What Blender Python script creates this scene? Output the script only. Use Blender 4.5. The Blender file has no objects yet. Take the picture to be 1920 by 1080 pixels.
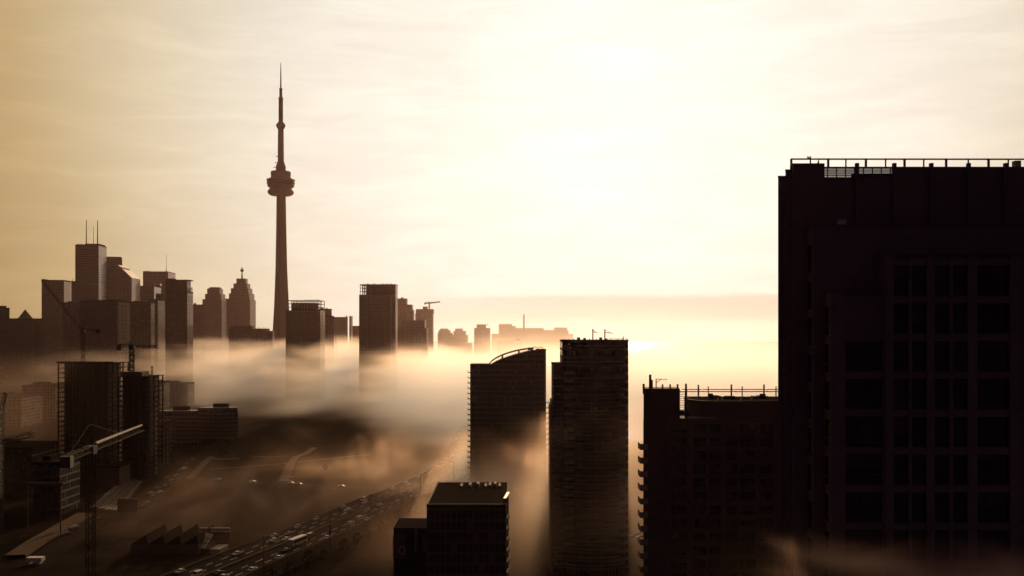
import bpy, math, random
from mathutils import Vector
R = math.radians
random.seed(11)
scene = bpy.context.scene
col = scene.collection

# ------------------------------------------------------------------ camera frame of reference
H, F, CX, HY = 90.0, 1800.0, 960.0, 622.0        # eye height (m), focal length / centre / horizon of the 1920 px frame
def PX(px, Y): return (px - CX) / F * Y
def PZ(py, Y): return H + (HY - py) / F * Y
def P(px, py, Y): return Vector((PX(px, Y), Y, PZ(py, Y)))
def G(px, py, z=0.0):                              # the point of a level plane seen at a pixel
    Y = (H - z) * F / (py - HY)
    return Vector((PX(px, Y), Y, z))

# ------------------------------------------------------------------ materials
def newmat(name):
    m = bpy.data.materials.new(name); m.use_nodes = True
    nt = m.node_tree; nt.nodes.clear()
    out = nt.nodes.new('ShaderNodeOutputMaterial')
    return m, nt, out
class N:
    """small node-tree writer"""
    def __init__(s, nt): s.nt = nt
    def n(s, t, **kw):
        x = s.nt.nodes.new(t)
        for k, v in kw.items(): setattr(x, k, v)
        return x
    def put(s, sock, v):
        if hasattr(v, 'is_output') or isinstance(v, bpy.types.NodeSocket): s.nt.links.new(v, sock)
        else: sock.default_value = v
    def math(s, op, a, b=0.0, c=None, clamp=False):
        x = s.n('ShaderNodeMath', operation=op); x.use_clamp = clamp
        s.put(x.inputs[0], a); s.put(x.inputs[1], b)
        if c is not None: s.put(x.inputs[2], c)
        return x.outputs[0]
    def vmath(s, op, a, b=None):
        x = s.n('ShaderNodeVectorMath', operation=op)
        s.put(x.inputs[0], a)
        if b is not None: s.put(x.inputs[1], b)
        return x.outputs['Value'] if op in ('DOT_PRODUCT', 'LENGTH', 'DISTANCE') else x.outputs[0]
    def sep(s, v):
        x = s.n('ShaderNodeSeparateXYZ'); s.put(x.inputs[0], v); return x.outputs
    def comb(s, a, b, c):
        x = s.n('ShaderNodeCombineXYZ'); s.put(x.inputs[0], a); s.put(x.inputs[1], b); s.put(x.inputs[2], c); return x.outputs[0]
    def noise(s, v, scale, detail=2.0, rough=0.5, dist=0.0, w=None):
        x = s.n('ShaderNodeTexNoise'); s.put(x.inputs['Vector'], v)
        x.inputs['Scale'].default_value = scale; x.inputs['Detail'].default_value = detail
        x.inputs['Roughness'].default_value = rough; x.inputs['Distortion'].default_value = dist
        return x.outputs['Fac']
    def ss(s, v, a, b, lo=0.0, hi=1.0):
        x = s.n('ShaderNodeMapRange', interpolation_type='SMOOTHSTEP')
        s.put(x.inputs[0], v); s.put(x.inputs[1], a); s.put(x.inputs[2], b); x.inputs[3].default_value = lo; x.inputs[4].default_value = hi
        return x.outputs[0]
    def mixc(s, f, a, b):
        x = s.n('ShaderNodeMix', data_type='RGBA')
        s.put(x.inputs[0], f); s.put(x.inputs[6], a); s.put(x.inputs[7], b)
        return x.outputs[2]
def c4(c): return (c[0], c[1], c[2], 1.0)

def plain(name, c, rough=0.7, metal=0.0, var=0.25, scale=0.3, spec=0.5):
    m, nt, out = newmat(name); k = N(nt)
    b = k.n('ShaderNodeBsdfPrincipled')
    geo = k.n('ShaderNodeTexCoord')
    f = k.noise(geo.outputs['Object'], scale, 4.0, 0.6)
    lo = [x * (1 - var) for x in c]; hi = [min(1, x * (1 + var)) for x in c]
    k.put(b.inputs['Base Color'], k.mixc(f, c4(lo), c4(hi)))
    b.inputs['Specular IOR Level'].default_value = spec; b.inputs['Roughness'].default_value = rough; b.inputs['Metallic'].default_value = metal
    nt.links.new(b.outputs[0], out.inputs[0]); return m

def facade(name, wall, glass, fw, fh, gx=0.6, gz=0.6, rough=0.18, blinds=0.12):
    """window pattern of a distant facade, laid out in metres round the walls"""
    m, nt, out = newmat(name); k = N(nt)
    uv = k.n('ShaderNodeUVMap').outputs[0]
    s = k.sep(uv)
    u = k.math('DIVIDE', s[0], fw); v = k.math('DIVIDE', s[1], fh)
    fu = k.math('FRACT', u); fv = k.math('FRACT', v)
    mu = k.math('LESS_THAN', fu, gx); mv = k.math('LESS_THAN', fv, gz)
    mask = k.math('MULTIPLY', mu, mv)
    wn = k.n('ShaderNodeTexWhiteNoise', noise_dimensions='2D')
    k.put(wn.inputs['Vector'], k.comb(k.math('FLOOR', u), k.math('FLOOR', v), 0.0))
    rnd = wn.outputs['Value']
    bl = k.math('GREATER_THAN', rnd, 1.0 - blinds)
    g = k.mixc(bl, c4(glass), c4([x * 0.6 + 0.05 for x in wall]))
    dirt = k.noise(k.comb(k.math('MULTIPLY', s[0], 1.0), k.math('MULTIPLY', s[1], 0.25), 0.0), 0.12, 4.0, 0.6)
    w = k.mixc(dirt, c4([x * 0.7 for x in wall]), c4([x * 1.3 for x in wall]))
    b = k.n('ShaderNodeBsdfPrincipled')
    k.put(b.inputs['Base Color'], k.mixc(mask, w, g))
    r = k.math('MULTIPLY_ADD', mask, rough - 0.75, 0.75)
    k.put(b.inputs['Roughness'], r)
    nt.links.new(b.outputs[0], out.inputs[0]); return m

M = {}
M['concrete'] = plain('concrete', (0.22, 0.19, 0.17), 0.85)
M['concrete_dark'] = plain('concrete_dark', (0.10, 0.085, 0.085), 0.85, scale=0.2)
M['tower_concrete'] = plain('tower_concrete', (0.16, 0.13, 0.115), 0.8, scale=0.02)
M['metal_dark'] = plain('metal_dark', (0.045, 0.04, 0.04), 0.5, 0.3)
M['metal_pale'] = plain('metal_pale', (0.55, 0.5, 0.43), 0.45, 0.4)
M['crane_paint'] = plain('crane_paint', (0.08, 0.06, 0.045), 0.7, spec=0.1)
M['crane_lit_edge'] = plain('crane_lit_edge', (0.5, 0.45, 0.38), 0.4, 0.2)  # pale tone paints in the sunlight along the jib tops
M['roof_dark'] = plain('roof_dark', (0.035, 0.029, 0.028), 0.9, spec=0.0)
M['roof_pale'] = plain('roof_pale', (0.35, 0.31, 0.27), 0.6)
M['glass_dark'] = plain('glass_dark', (0.012, 0.011, 0.013), 0.12, var=0.1)
M['white_paint'] = plain('white_paint', (0.8, 0.77, 0.7), 0.4, var=0.08)
M['brick'] = plain('brick', (0.11, 0.07, 0.06), 0.9)
M['asphalt'] = plain('asphalt', (0.035, 0.03, 0.028), 0.75, var=0.35, scale=0.08, spec=0.0)
M['path'] = plain('path', (0.15, 0.115, 0.09), 0.9, scale=0.1, spec=0.0)
M['kerb'] = plain('kerb', (0.16, 0.135, 0.12), 0.85, spec=0.0)
M['lawn'] = plain('lawn', (0.022, 0.019, 0.013), 0.95, var=0.5, scale=0.03, spec=0.0)
M['ballast'] = plain('ballast', (0.10, 0.085, 0.075), 0.9, var=0.4, scale=0.4)
M['rail'] = plain('rail', (0.4, 0.34, 0.28), 0.35, 0.8)
M['car_pale'] = plain('car_pale', (0.6, 0.57, 0.52), 0.5, 0.0, var=0.05)
M['car_grey'] = plain('car_grey', (0.22, 0.2, 0.19), 0.45, 0.0, var=0.05)
M['car_dark'] = plain('car_dark', (0.03, 0.026, 0.026), 0.4, 0.0, var=0.05)
M['tyre'] = plain('tyre', (0.02, 0.02, 0.02), 0.9)
M['leaf'] = plain('leaf', (0.05, 0.05, 0.03), 0.9, var=0.5, scale=0.6)
M['bark'] = plain('bark', (0.06, 0.045, 0.035), 0.95)
M['off_grid'] = facade('off_grid', (0.17, 0.14, 0.125), (0.03, 0.027, 0.027), 3.2, 3.9, 0.62, 0.55)
M['off_band'] = facade('off_band', (0.20, 0.165, 0.14), (0.04, 0.035, 0.033), 300.0, 4.2, 1.1, 0.5)
M['off_dark'] = facade('off_dark', (0.06, 0.05, 0.047), (0.015, 0.013, 0.014), 1.6, 3.9, 0.8, 0.75)
M['condo'] = facade('condo', (0.12, 0.095, 0.085), (0.025, 0.022, 0.024), 4.0, 3.0, 0.7, 0.6, blinds=0.2)
M['condo_b'] = facade('condo_b', (0.17, 0.135, 0.115), (0.03, 0.026, 0.026), 3.0, 3.0, 0.55, 0.62, blinds=0.15)
M['condo_fine'] = facade('condo_fine', (0.075, 0.06, 0.06), (0.02, 0.018, 0.02), 1.5, 3.0, 0.8, 0.72, blinds=0.1)
M['stone'] = facade('stone', (0.24, 0.2, 0.17), (0.05, 0.043, 0.04), 2.4, 3.8, 0.42, 0.6)

# ------------------------------------------------------------------ mesh building
class MB:
    def __init__(s): s.v = []; s.f = []
    def quad(s, *p):
        i = len(s.v); s.v += [Vector(q) for q in p]; s.f.append(list(range(i, i + len(p))))
    def prism(s, pts, z0, z1, top=None):
        """pts: plan outline counter-clockwise from above; top: outline at z1 (taper)"""
        n = len(pts); i = len(s.v); tp = top or pts
        s.v += [Vector((p[0], p[1], z0)) for p in pts] + [Vector((p[0], p[1], z1)) for p in tp]
        for k in range(n):
            j = (k + 1) % n
            s.f.append([i + k, i + j, i + n + j, i + n + k])
        s.f.append([i + n + k for k in range(n)]); s.f.append([i + n - 1 - k for k in range(n)])
        return s
    def box(s, x0, x1, y0, y1, z0, z1):
        return s.prism([(x0, y0), (x1, y0), (x1, y1), (x0, y1)], z0, z1)
    def profile(s, pts, y0, y1):
        """outline in the x-z plane (counter-clockwise seen from -y) pushed back from y0 to y1"""
        n = len(pts); i = len(s.v)
        s.v += [Vector((p[0], y0, p[1])) for p in pts] + [Vector((p[0], y1, p[1])) for p in pts]
        s.f.append([i + k for k in range(n)]); s.f.append([i + 2 * n - 1 - k for k in range(n)])
        for k in range(n):
            j = (k + 1) % n
            s.f.append([i + j, i + k, i + n + k, i + n + j])
        return s
    def bar(s, a, b, r, r2=None):
        """square bar from a to b, half-widths r -> r2"""
        a = Vector(a); b = Vector(b); d = b - a
        if d.length < 1e-6: return s
        d.normalize(); u = d.cross(Vector((0, 0, 1)))
        if u.length < 1e-3: u = Vector((1, 0, 0))
        u.normalize(); w = d.cross(u); r2 = r if r2 is None else r2
        i = len(s.v)
        for q, rr in ((a, r), (b, r2)):
            s.v += [q + u * rr + w * rr, q - u * rr + w * rr, q - u * rr - w * rr, q + u * rr - w * rr]
        for k in range(4):
            j = (k + 1) % 4; s.f.append([i + k, i + j, i + 4 + j, i + 4 + k])
        s.f.append([i + 3, i + 2, i + 1, i]); s.f.append([i + 4, i + 5, i + 6, i + 7]); return s
    def truss(s, a, b, w, n, r, tri=False, w2=None):
        """lattice boom from a to b, width w (w2 at the far end)"""
        a = Vector(a); b = Vector(b); d = (b - a).normalized()
        up = Vector((0, 0, 1)) if abs(d.z) < 0.9 else Vector((0, 1, 0))
        u = d.cross(up).normalized(); v = u.cross(d).normalized()
        offs = [(-.5, -.5), (.5, -.5), (.0, .5)] if tri else [(-.5, -.5), (.5, -.5), (.5, .5), (-.5, .5)]
        w2 = w if w2 is None else w2
        def pt(k, o):
            t = k / n; ww = w + (w2 - w) * t
            return a + (b - a) * t + u * (o[0] * ww) + v * (o[1] * ww)
        for o in offs: s.bar(pt(0, o), pt(n, o), r)
        for k in range(n):
            for q in range(len(offs)):
                o, p = offs[q], offs[(q + 1) % len(offs)]
                s.bar(pt(k, o), pt(k + 1, p) if k % 2 else pt(k, p), r * .6)
                s.bar(pt(k, p) if k % 2 else pt(k, o), pt(k + 1, o) if k % 2 else pt(k + 1, p), r * .6)
        return s
    def lathe(s, prof, cx, cy, n=32):
        """prof: (radius, z) from bottom to top"""
        i = len(s.v)
        for r, z in prof:
            for k in range(n):
                a = 2 * math.pi * k / n; s.v.append(Vector((cx + r * math.cos(a), cy + r * math.sin(a), z)))
        m = len(prof)
        for q in range(m - 1):
            for k in range(n):
                j = (k + 1) % n
                s.f.append([i + q * n + k, i + q * n + j, i + (q + 1) * n + j, i + (q + 1) * n + k])
        s.f.append([i + (m - 1) * n + k for k in range(n)]); s.f.append([i + n - 1 - k for k in range(n)])
        return s
    def mesh(s, name, mat, origin=(0, 0, 0)):
        o = Vector(origin)
        me = bpy.data.meshes.new(name)
        me.from_pydata([tuple(v - o) for v in s.v], [], s.f)
        uv = me.uv_layers.new(name='UVMap')
        for p in me.polygons:
            n = p.normal
            t = Vector((-n.y, n.x, 0))
            if t.length < 0.3: t = None
            else: t.normalize()
            for li in p.loop_indices:
                v = s.v[me.loops[li].vertex_index]
                uv.data[li].uv = ((v.dot(t), v.z) if t is not None else (v.x, v.y))
        me.materials.append(mat)
        return me

ORG = {}
def tag(o, label=None, cat=None, group=None, kind=None):
    if label: o['label'] = label
    if cat: o['category'] = cat
    if group: o['group'] = group
    if kind: o['kind'] = kind
    return o
def thing(name, label, cat, loc, group=None, rz=0.0):
    o = bpy.data.objects.new(name, None); col.objects.link(o)
    o.location = loc; o.rotation_euler = (0, 0, rz); o.empty_display_size = 1.0
    ORG[o] = Vector(loc); return tag(o, label, cat, group)
def part(name, mb, mat, parent, label=None, smooth=False):
    org = ORG[parent]
    me = mb.mesh(name, M[mat] if isinstance(mat, str) else mat, org)
    if smooth:
        for p in me.polygons: p.use_smooth = True
    o = bpy.data.objects.new(name, me); col.objects.link(o); o.parent = parent; ORG[o] = org
    if label: o['label'] = label
    return o
def inst(name, me, parent, loc, rz=0.0, scale=None):
    """a part that shares mesh data me; loc in world metres"""
    o = bpy.data.objects.new(name, me); col.objects.link(o); o.parent = parent
    o.location = Vector(loc) - ORG[parent]; o.rotation_euler = (0, 0, rz)
    if scale: o.scale = scale
    ORG[o] = Vector(loc); return o
def solo(name, mb, mat, label=None, cat=None, group=None, kind=None, loc=None):
    loc = Vector(loc) if loc is not None else Vector((0, 0, 0))
    me = mb.mesh(name, M[mat] if isinstance(mat, str) else mat, loc)
    o = bpy.data.objects.new(name, me); o.location = loc; col.objects.link(o); ORG[o] = loc
    return tag(o, label, cat, group, kind)
def offset(pts, d):
    """grow a convex outline by d metres about its centre"""
    cx = sum(p[0] for p in pts) / len(pts); cy = sum(p[1] for p in pts) / len(pts)
    out = []
    for p in pts:
        v = Vector((p[0] - cx, p[1] - cy)); l = v.length
        v *= (l + d) / l; out.append((cx + v.x, cy + v.y))
    return out


# ------------------------------------------------------------------ light and air settings
SUN_E, SUN_C = 2.7, (1.0, 0.60, 0.315)
NISHITA, BAND = 0.002, 0.30
HAZE_C, HAZE_D, HAZE_G = (1.0, 0.72, 0.60), 0.000012, 0.75
FOG_C, FOG_G = (1.0, 0.87, 0.74), 0.6
FOG1, FOG2, FOG3, FOG4, FOG5 = 0.0105, 0.030, 0.0012, 1.3, 0.0025
MIST, MIST_G, MIST_C = 0.00036, 0.7, (1.0, 0.88, 0.78)
AIRL, AIR_C = 0.000021, (1.0, 0.64, 0.58)
STEP1, STEP2, STEP3, STEP4, STEP5 = 2.5, 2.5, 2.5, 2.5, 2.5
WISP_C = (1.0, 0.70, 0.50)

# ------------------------------------------------------------------ camera
cam = bpy.data.cameras.new('camera'); cam_o = bpy.data.objects.new('camera', cam); col.objects.link(cam_o)
cam_o.location = (0, 0, H); cam_o.rotation_euler = (R(90), 0, 0)
cam.sensor_width = 36.0; cam.lens = F / 1920 * 36.0; cam.shift_y = (HY - 540) / 1920
cam.clip_start = 0.5; cam.clip_end = 60000
scene.camera = cam_o

# ------------------------------------------------------------------ sky and sun
SUN_AZ, SUN_EL = R(6.0), R(14.5)
SUN = Vector((math.sin(SUN_AZ) * math.cos(SUN_EL), math.cos(SUN_AZ) * math.cos(SUN_EL), math.sin(SUN_EL)))
world = bpy.data.worlds.new('World'); scene.world = world; world.use_nodes = True
world.cycles.sampling_method = 'MANUAL'; world.cycles.sample_map_resolution = 512
nt = world.node_tree; nt.nodes.clear(); k = N(nt)
out = k.n('ShaderNodeOutputWorld'); bg = k.n('ShaderNodeBackground'); nt.links.new(bg.outputs[0], out.inputs[0])
tc = k.n('ShaderNodeTexCoord'); d = tc.outputs['Generated']
sky = k.n('ShaderNodeTexSky', sky_type='NISHITA'); sky.sun_disc = False
sky.sun_elevation = SUN_EL; sky.sun_rotation = SUN_AZ; sky.dust_density = 6.0; sky.air_density = 1.0
bw = k.n('ShaderNodeRGBToBW'); nt.links.new(sky.outputs[0], bw.inputs[0])
ang = k.math('ARCCOSINE', k.math('MINIMUM', k.vmath('DOT_PRODUCT', d, tuple(SUN)), 1.0))
t = k.math('DIVIDE', ang, math.pi)
ramp = k.n('ShaderNodeValToRGB'); nt.links.new(t, ramp.inputs[0])
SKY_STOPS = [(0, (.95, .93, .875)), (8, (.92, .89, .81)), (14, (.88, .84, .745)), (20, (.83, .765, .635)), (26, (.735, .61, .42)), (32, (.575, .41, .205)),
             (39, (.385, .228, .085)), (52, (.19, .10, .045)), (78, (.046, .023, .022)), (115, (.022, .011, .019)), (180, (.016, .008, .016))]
el = ramp.color_ramp.elements
while len(el) > 1: el.remove(el[-1])
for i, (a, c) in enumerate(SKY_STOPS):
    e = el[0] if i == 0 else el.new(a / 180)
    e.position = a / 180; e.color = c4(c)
s = k.sep(d)
elev = k.math('ARCSINE', s[2]); az = k.math('ARCTAN2', s[0], s[1])
# thin high cloud: long streaks
cv = k.comb(k.math('MULTIPLY', az, 5.0), k.math('MULTIPLY', elev, 26.0), 0.0)
cl = k.noise(cv, 1.6, 6.0, 0.62, 0.7)
cl2 = k.noise(k.comb(k.math('MULTIPLY', az, 2.2), k.math('MULTIPLY', elev, 6.0), 3.0), 1.5, 4.0, 0.55, 0.4)
cm = k.math('MULTIPLY', k.math('MULTIPLY_ADD', k.ss(cl, 0.35, 0.75), 0.11, 0.95), k.math('MULTIPLY_ADD', cl2, 0.16, 0.92))
# a long bank of low stratus just above the horizon, over the lake
wob = k.math('MULTIPLY_ADD', k.noise(k.comb(k.math('MULTIPLY', az, 9.0), k.math('MULTIPLY', elev, 60.0), 7.0), 1.0, 3.0, 0.5), 0.012, -0.006)
band = k.math('MULTIPLY', k.ss(k.math('ADD', elev, wob), 0.0405, 0.034), k.ss(k.math('ADD', elev, wob), 0.002, 0.018))
band = k.math('MULTIPLY', band, k.ss(az, -0.16, 0.06))
bandm = k.math('MULTIPLY_ADD', band, -BAND, 1.0)
mul = k.n('ShaderNodeVectorMath', operation='SCALE'); nt.links.new(ramp.outputs[0], mul.inputs[0]); nt.links.new(k.math('MULTIPLY', cm, bandm), mul.inputs['Scale'])
# the clear-air sky, toned like the rest of the light
tint = k.n('ShaderNodeVectorMath', operation='SCALE'); tint.inputs[0].default_value = (1.0, 0.74, 0.5)
nt.links.new(k.math('MULTIPLY', bw.outputs[0], NISHITA), tint.inputs['Scale'])
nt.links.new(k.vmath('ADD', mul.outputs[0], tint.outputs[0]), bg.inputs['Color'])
bg.inputs['Strength'].default_value = 1.0

sun = bpy.data.lights.new('sun', 'SUN'); sun.energy = SUN_E; sun.angle = R(0.5); sun.color = SUN_C
so = bpy.data.objects.new('sun', sun); col.objects.link(so)
so.rotation_euler = SUN.to_track_quat('Z', 'Y').to_euler(); so.location = (0, 0, 700)

# ------------------------------------------------------------------ the air
def air(name, label, x0, x1, y0, y1, z0, z1, cat, build, step=None):
    b = MB().box(x0, x1, y0, y1, z0, z1)
    m, nt, out = newmat(name + '_air'); kk = N(nt)
    v = kk.n('ShaderNodeVolumePrincipled')
    v.inputs['Absorption Color'].default_value = (1, 1, 1, 1)
    build(kk, v)
    nt.links.new(v.outputs[0], out.inputs['Volume'])
    if step: m.cycles.volume_step_rate = step
    o = solo(name, b, m, label, cat, None, 'stuff'); return o
def haze_b(kk, v):
    v.inputs['Color'].default_value = c4(HAZE_C); v.inputs['Density'].default_value = HAZE_D; v.inputs['Anisotropy'].default_value = HAZE_G
air('haze', 'warm pale haze filling the air over the whole city and lake', -6950, 6950, -95, 8950, -3, 566, 'haze', haze_b)

def fog(label, cat, x0, x1, y0, y1, z0, z1, voxel, dens, fn, g, step, colour=None):
    """a box of fog whose density field is evaluated once on a grid"""
    m, nt, out = newmat('fog_air'); kk = N(nt)
    v = kk.n('ShaderNodeVolumePrincipled'); v.inputs['Absorption Color'].default_value = (1, 1, 1, 1)
    v.inputs['Color'].default_value = c4(colour or FOG_C); v.inputs['Anisotropy'].default_value = g
    v.inputs['Density'].default_value = dens; v.inputs['Density Attribute'].default_value = 'density'
    nt.links.new(v.outputs[0], out.inputs['Volume']); m.cycles.volume_step_rate = step
    o = solo('fog', MB().box(x0, x1, y0, y1, z0, z1), m, label, cat, None, 'stuff')
    gt = bpy.data.node_groups.new('fog_field', 'GeometryNodeTree')
    gt.interface.new_socket('Geometry', in_out='OUTPUT', socket_type='NodeSocketGeometry')
    kk = N(gt); go = kk.n('NodeGroupOutput'); vc = kk.n('GeometryNodeVolumeCube')
    vc.inputs['Min'].default_value = (x0, y0, z0); vc.inputs['Max'].default_value = (x1, y1, z1)
    for nm, ext, vx in (('X', x1 - x0, voxel[0]), ('Y', y1 - y0, voxel[1]), ('Z', z1 - z0, voxel[2])):
        vc.inputs['Resolution ' + nm].default_value = max(8, int(ext / vx))
    pos = kk.n('GeometryNodeInputPosition').outputs[0]
    x, y, z = kk.sep(pos)
    kk.put(vc.inputs['Density'], fn(kk, pos, x, y, z))
    sm = kk.n('GeometryNodeSetMaterial'); sm.inputs['Material'].default_value = m
    gt.links.new(vc.outputs[0], sm.inputs[0]); gt.links.new(sm.outputs[0], go.inputs[0])
    md = o.modifiers.new('fog_field', 'NODES'); md.node_group = gt
    return o
def scaled(kk, pos, sx, sy, sz, off=0.0):
    p = kk.vmath('MULTIPLY', pos, (sx, sy, sz))
    return kk.vmath('ADD', p, (off, off * 1.7, off * .6))

def bank(kk, pos, x, y, z):                       # the thick streaky bank lying over the city's streets and the lake
    n = kk.noise(scaled(kk, pos, .5, .65, 2.6), 1 / 170, 5.0, 0.58, 0.7)
    n2 = kk.noise(scaled(kk, pos, .6, .8, 3.0, 31.), 1 / 44, 5.0, 0.66, 0.8)
    nn = kk.math('MULTIPLY_ADD', n2, 0.52, kk.math('MULTIPLY', n, 0.68))          # about .6
    m_ = kk.math('SUBTRACT', nn, 0.6)
    right = kk.ss(x, -290.0, -20.0)
    # the near edge runs diagonally: nearer on the lake side
    edge = kk.math('MULTIPLY_ADD', kk.math('MAXIMUM', kk.math('ADD', x, 400.0), 0.0), -0.55, 1120.0)
    edge = kk.math('MULTIPLY_ADD', kk.ss(x, -180.0, -20.0), -330.0, edge)
    edge = kk.math('MULTIPLY_ADD', m_, -480.0, edge)
    d = kk.math('SUBTRACT', y, kk.math('MULTIPLY_ADD', z, -1.2, edge))
    f = kk.ss(d, -90.0, 190.0)
    # on the lake side the front slopes up from the ground to the full height of the bank
    t0 = kk.math('MULTIPLY_ADD', right, -36.0, 60.0)
    top = kk.math('ADD', t0, kk.math('MULTIPLY', kk.ss(d, 0.0, 380.0), kk.math('SUBTRACT', 69.0, t0)))
    top = kk.math('MULTIPLY_ADD', kk.math('MULTIPLY', kk.ss(y, 1000.0, 1550.0), kk.ss(x, -230.0, -60.0)), -32.0, top)
    top = kk.math('MULTIPLY_ADD', m_, 100.0, top)
    h = kk.ss(kk.math('SUBTRACT', z, top), 9.0, -24.0)
    left = kk.ss(kk.math('MULTIPLY_ADD', nn, 260.0, x), -420.0, -170.0, 0.0, 1.0)
    dd = kk.ss(nn, 0.40, 0.72, 0.55, 1.35)
    return kk.math('MULTIPLY', kk.math('MULTIPLY', h, f), kk.math('MULTIPLY', left, dd))
fog('thick pale fog bank drowning the streets between the towers and the lake', 'fog bank', -760, 420, 690, 2350, -1, 118, (7,8,3.5), FOG1, bank, FOG_G, STEP1)

def airlight(kk, pos, x, y, z):                   # thin brown air over the far city
    f = kk.math('MULTIPLY', kk.ss(y, 470.0, 850.0), kk.ss(z, 560.0, 330.0))
    return kk.math('MULTIPLY', kk.math('MULTIPLY', f, kk.ss(x, -1100.0, -120.0, 0.12, 1.4)), kk.ss(y, 3090.0, 2700.0))
fog('thin brown smoky air in front of the business district towers', 'smoky air', -1900, 900, 450, 3100, -2, 565, (50, 50, 30), AIRL, airlight, MIST_G, 3.0, AIR_C)
def mist(kk, pos, x, y, z):                       # bright mist out along the lake front
    n = kk.noise(scaled(kk, pos, 1, 1, 1.5, 11.), 1 / 420, 3.0, 0.5, 0.4)
    hi = kk.ss(z, 210.0, 60.0)
    e = kk.math('MULTIPLY', kk.ss(kk.math('MULTIPLY_ADD', y, 0.10, x), -110.0, 160.0), kk.ss(y, 1330.0, 2050.0))
    low = kk.math('MULTIPLY', kk.ss(kk.math('MULTIPLY_ADD', kk.math('SUBTRACT', n, .5), -30.0, z), 42.0, 8.0), kk.math('MULTIPLY', kk.ss(y, 1900.0, 2400.0), 3.0))
    th = kk.math('MULTIPLY', kk.math('ADD', hi, low), kk.math('MULTIPLY', e, kk.ss(n, 0.2, 0.65, 0.5, 1.0)))
    return kk.math('MULTIPLY', th, kk.ss(y, 4240.0, 3700.0))
fog('bright low mist veiling the far lake front buildings', 'mist', -540, 1500, 1320, 4250, -2, 215, (34, 38, 14), MIST, mist, FOG_G, 3.0, MIST_C)

def wisps(kk, pos, x, y, z):                      # torn sheets drifting across the highway and up the two curved towers
    w = scaled(kk, pos, .9, .5, 1.2, 5.)
    n = kk.noise(w, 1 / 52, 6.0, 0.64, 1.1)
    n2 = kk.noise(scaled(kk, pos, 1, .7, 1.2, 40.), 1 / 150, 2.0, 0.5, 0.3)
    slope = kk.math('MAXIMUM', kk.math('MULTIPLY_ADD', x, 0.36, 27.0), 10.0)       # the sheet climbs to the right
    top = kk.math('MULTIPLY_ADD', kk.math('SUBTRACT', n, 0.5), 110.0, slope)
    h = kk.ss(kk.math('SUBTRACT', z, top), 12.0, -24.0)
    dn = kk.math('MULTIPLY', kk.ss(n, 0.40, 0.66), kk.ss(n2, 0.36, 0.56, 0.12, 1.0))
    e1 = kk.math('MULTIPLY', kk.ss(x, -205.0, -70.0), kk.ss(x, 78.0, 38.0))
    e2 = kk.math('MULTIPLY', kk.ss(kk.math('ADD', y, kk.ss(x, -70.0, 0.0, 0.0, 85.0)), 345.0, 455.0), kk.ss(y, 688.0, 640.0))
    e1 = kk.math('MULTIPLY', e1, kk.math('MULTIPLY', kk.ss(x, -60.0, -15.0, 0.5, 2.4), kk.ss(x, 2.0, 22.0, 1.0, 0.5)))
    base = kk.math('MULTIPLY', kk.ss(kk.math('SUBTRACT', z, slope), 14.0, -20.0), kk.math('MULTIPLY', kk.ss(x, -150.0, -10.0, 0.13, 0.26), kk.ss(x, 2.0, 22.0, 1.0, 0.45)))
    lift = kk.math('SUBTRACT', 1.0, kk.math('MULTIPLY', kk.ss(x, -45.0, -5.0), kk.ss(z, 38.0, 8.0, 0.0, 0.93)))   # clear air under the sheet between the towers
    return kk.math('MULTIPLY', kk.math('MULTIPLY', kk.math('MULTIPLY_ADD', h, dn, base), lift), kk.math('MULTIPLY', e1, e2))
fog('torn sheets of fog drifting over the highway and up the two curved towers', 'fog wisps', -210, 90, 252, 689, -1, 84, (2.4,3.2,2), FOG2, wisps, FOG_G, STEP2, WISP_C)

def veil(kk, pos, x, y, z):                       # thin veil over the fields and building sites on the left
    n = kk.noise(scaled(kk, pos, 1, .7, 1.5, 17.), 1 / 95, 4.0, 0.55, 0.6)
    low = kk.ss(z, 46.0, 4.0)
    hi = kk.math('MULTIPLY', kk.math('MULTIPLY', kk.ss(y, 470.0, 540.0), kk.ss(y, 720.0, 610.0)), kk.ss(x, -150.0, -300.0))
    hi = kk.math('MULTIPLY', hi, kk.math('MULTIPLY', kk.ss(z, 18.0, 46.0), kk.ss(z, 80.0, 60.0)))
    e = kk.math('MULTIPLY', kk.ss(y, 362.0, 470.0), kk.ss(y, 1000.0, 860.0))
    e = kk.math('MULTIPLY', e, kk.math('MULTIPLY', kk.ss(x, -590.0, -520.0), kk.ss(x, -212.0, -270.0)))
    return kk.math('MULTIPLY', kk.math('MULTIPLY', kk.math('ADD', kk.math('MULTIPLY', low, 0.4), hi), kk.ss(n, 0.34, 0.66)), e)
fog('thin brown veil of fog over the building sites beside the cranes', 'fog veil', -600, -211, 360, 1010, -1, 82, (4,5,3), FOG3, veil, FOG_G, STEP3, WISP_C)

def near(kk, pos, x, y, z):                       # scraps curling round the foot of the close high-rise
    n = kk.noise(scaled(kk, pos, .6, .6, 1.6, 8.), 1 / 7.0, 4.0, 0.55, 0.8)
    top = kk.math('MULTIPLY_ADD', kk.math('SUBTRACT', n, 0.5), 11.0, 72.4)
    h = kk.ss(kk.math('SUBTRACT', z, top), 2.4, -4.5)
    e = kk.math('MULTIPLY', kk.ss(y, 57.2, 61.0), kk.ss(y, 72.0, 69.0))
    e = kk.math('MULTIPLY', e, kk.ss(x, 17.0, 24.0))
    return kk.math('MULTIPLY', kk.math('MULTIPLY', h, kk.ss(n, 0.36, 0.66)), e)
fog('scrap of fog curling round the foot of the close high-rise', 'fog scrap', 16, 62, 57, 72.05, 60, 84, (.35,.4,.35), FOG4, near, 0.3, STEP4, WISP_C)

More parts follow.
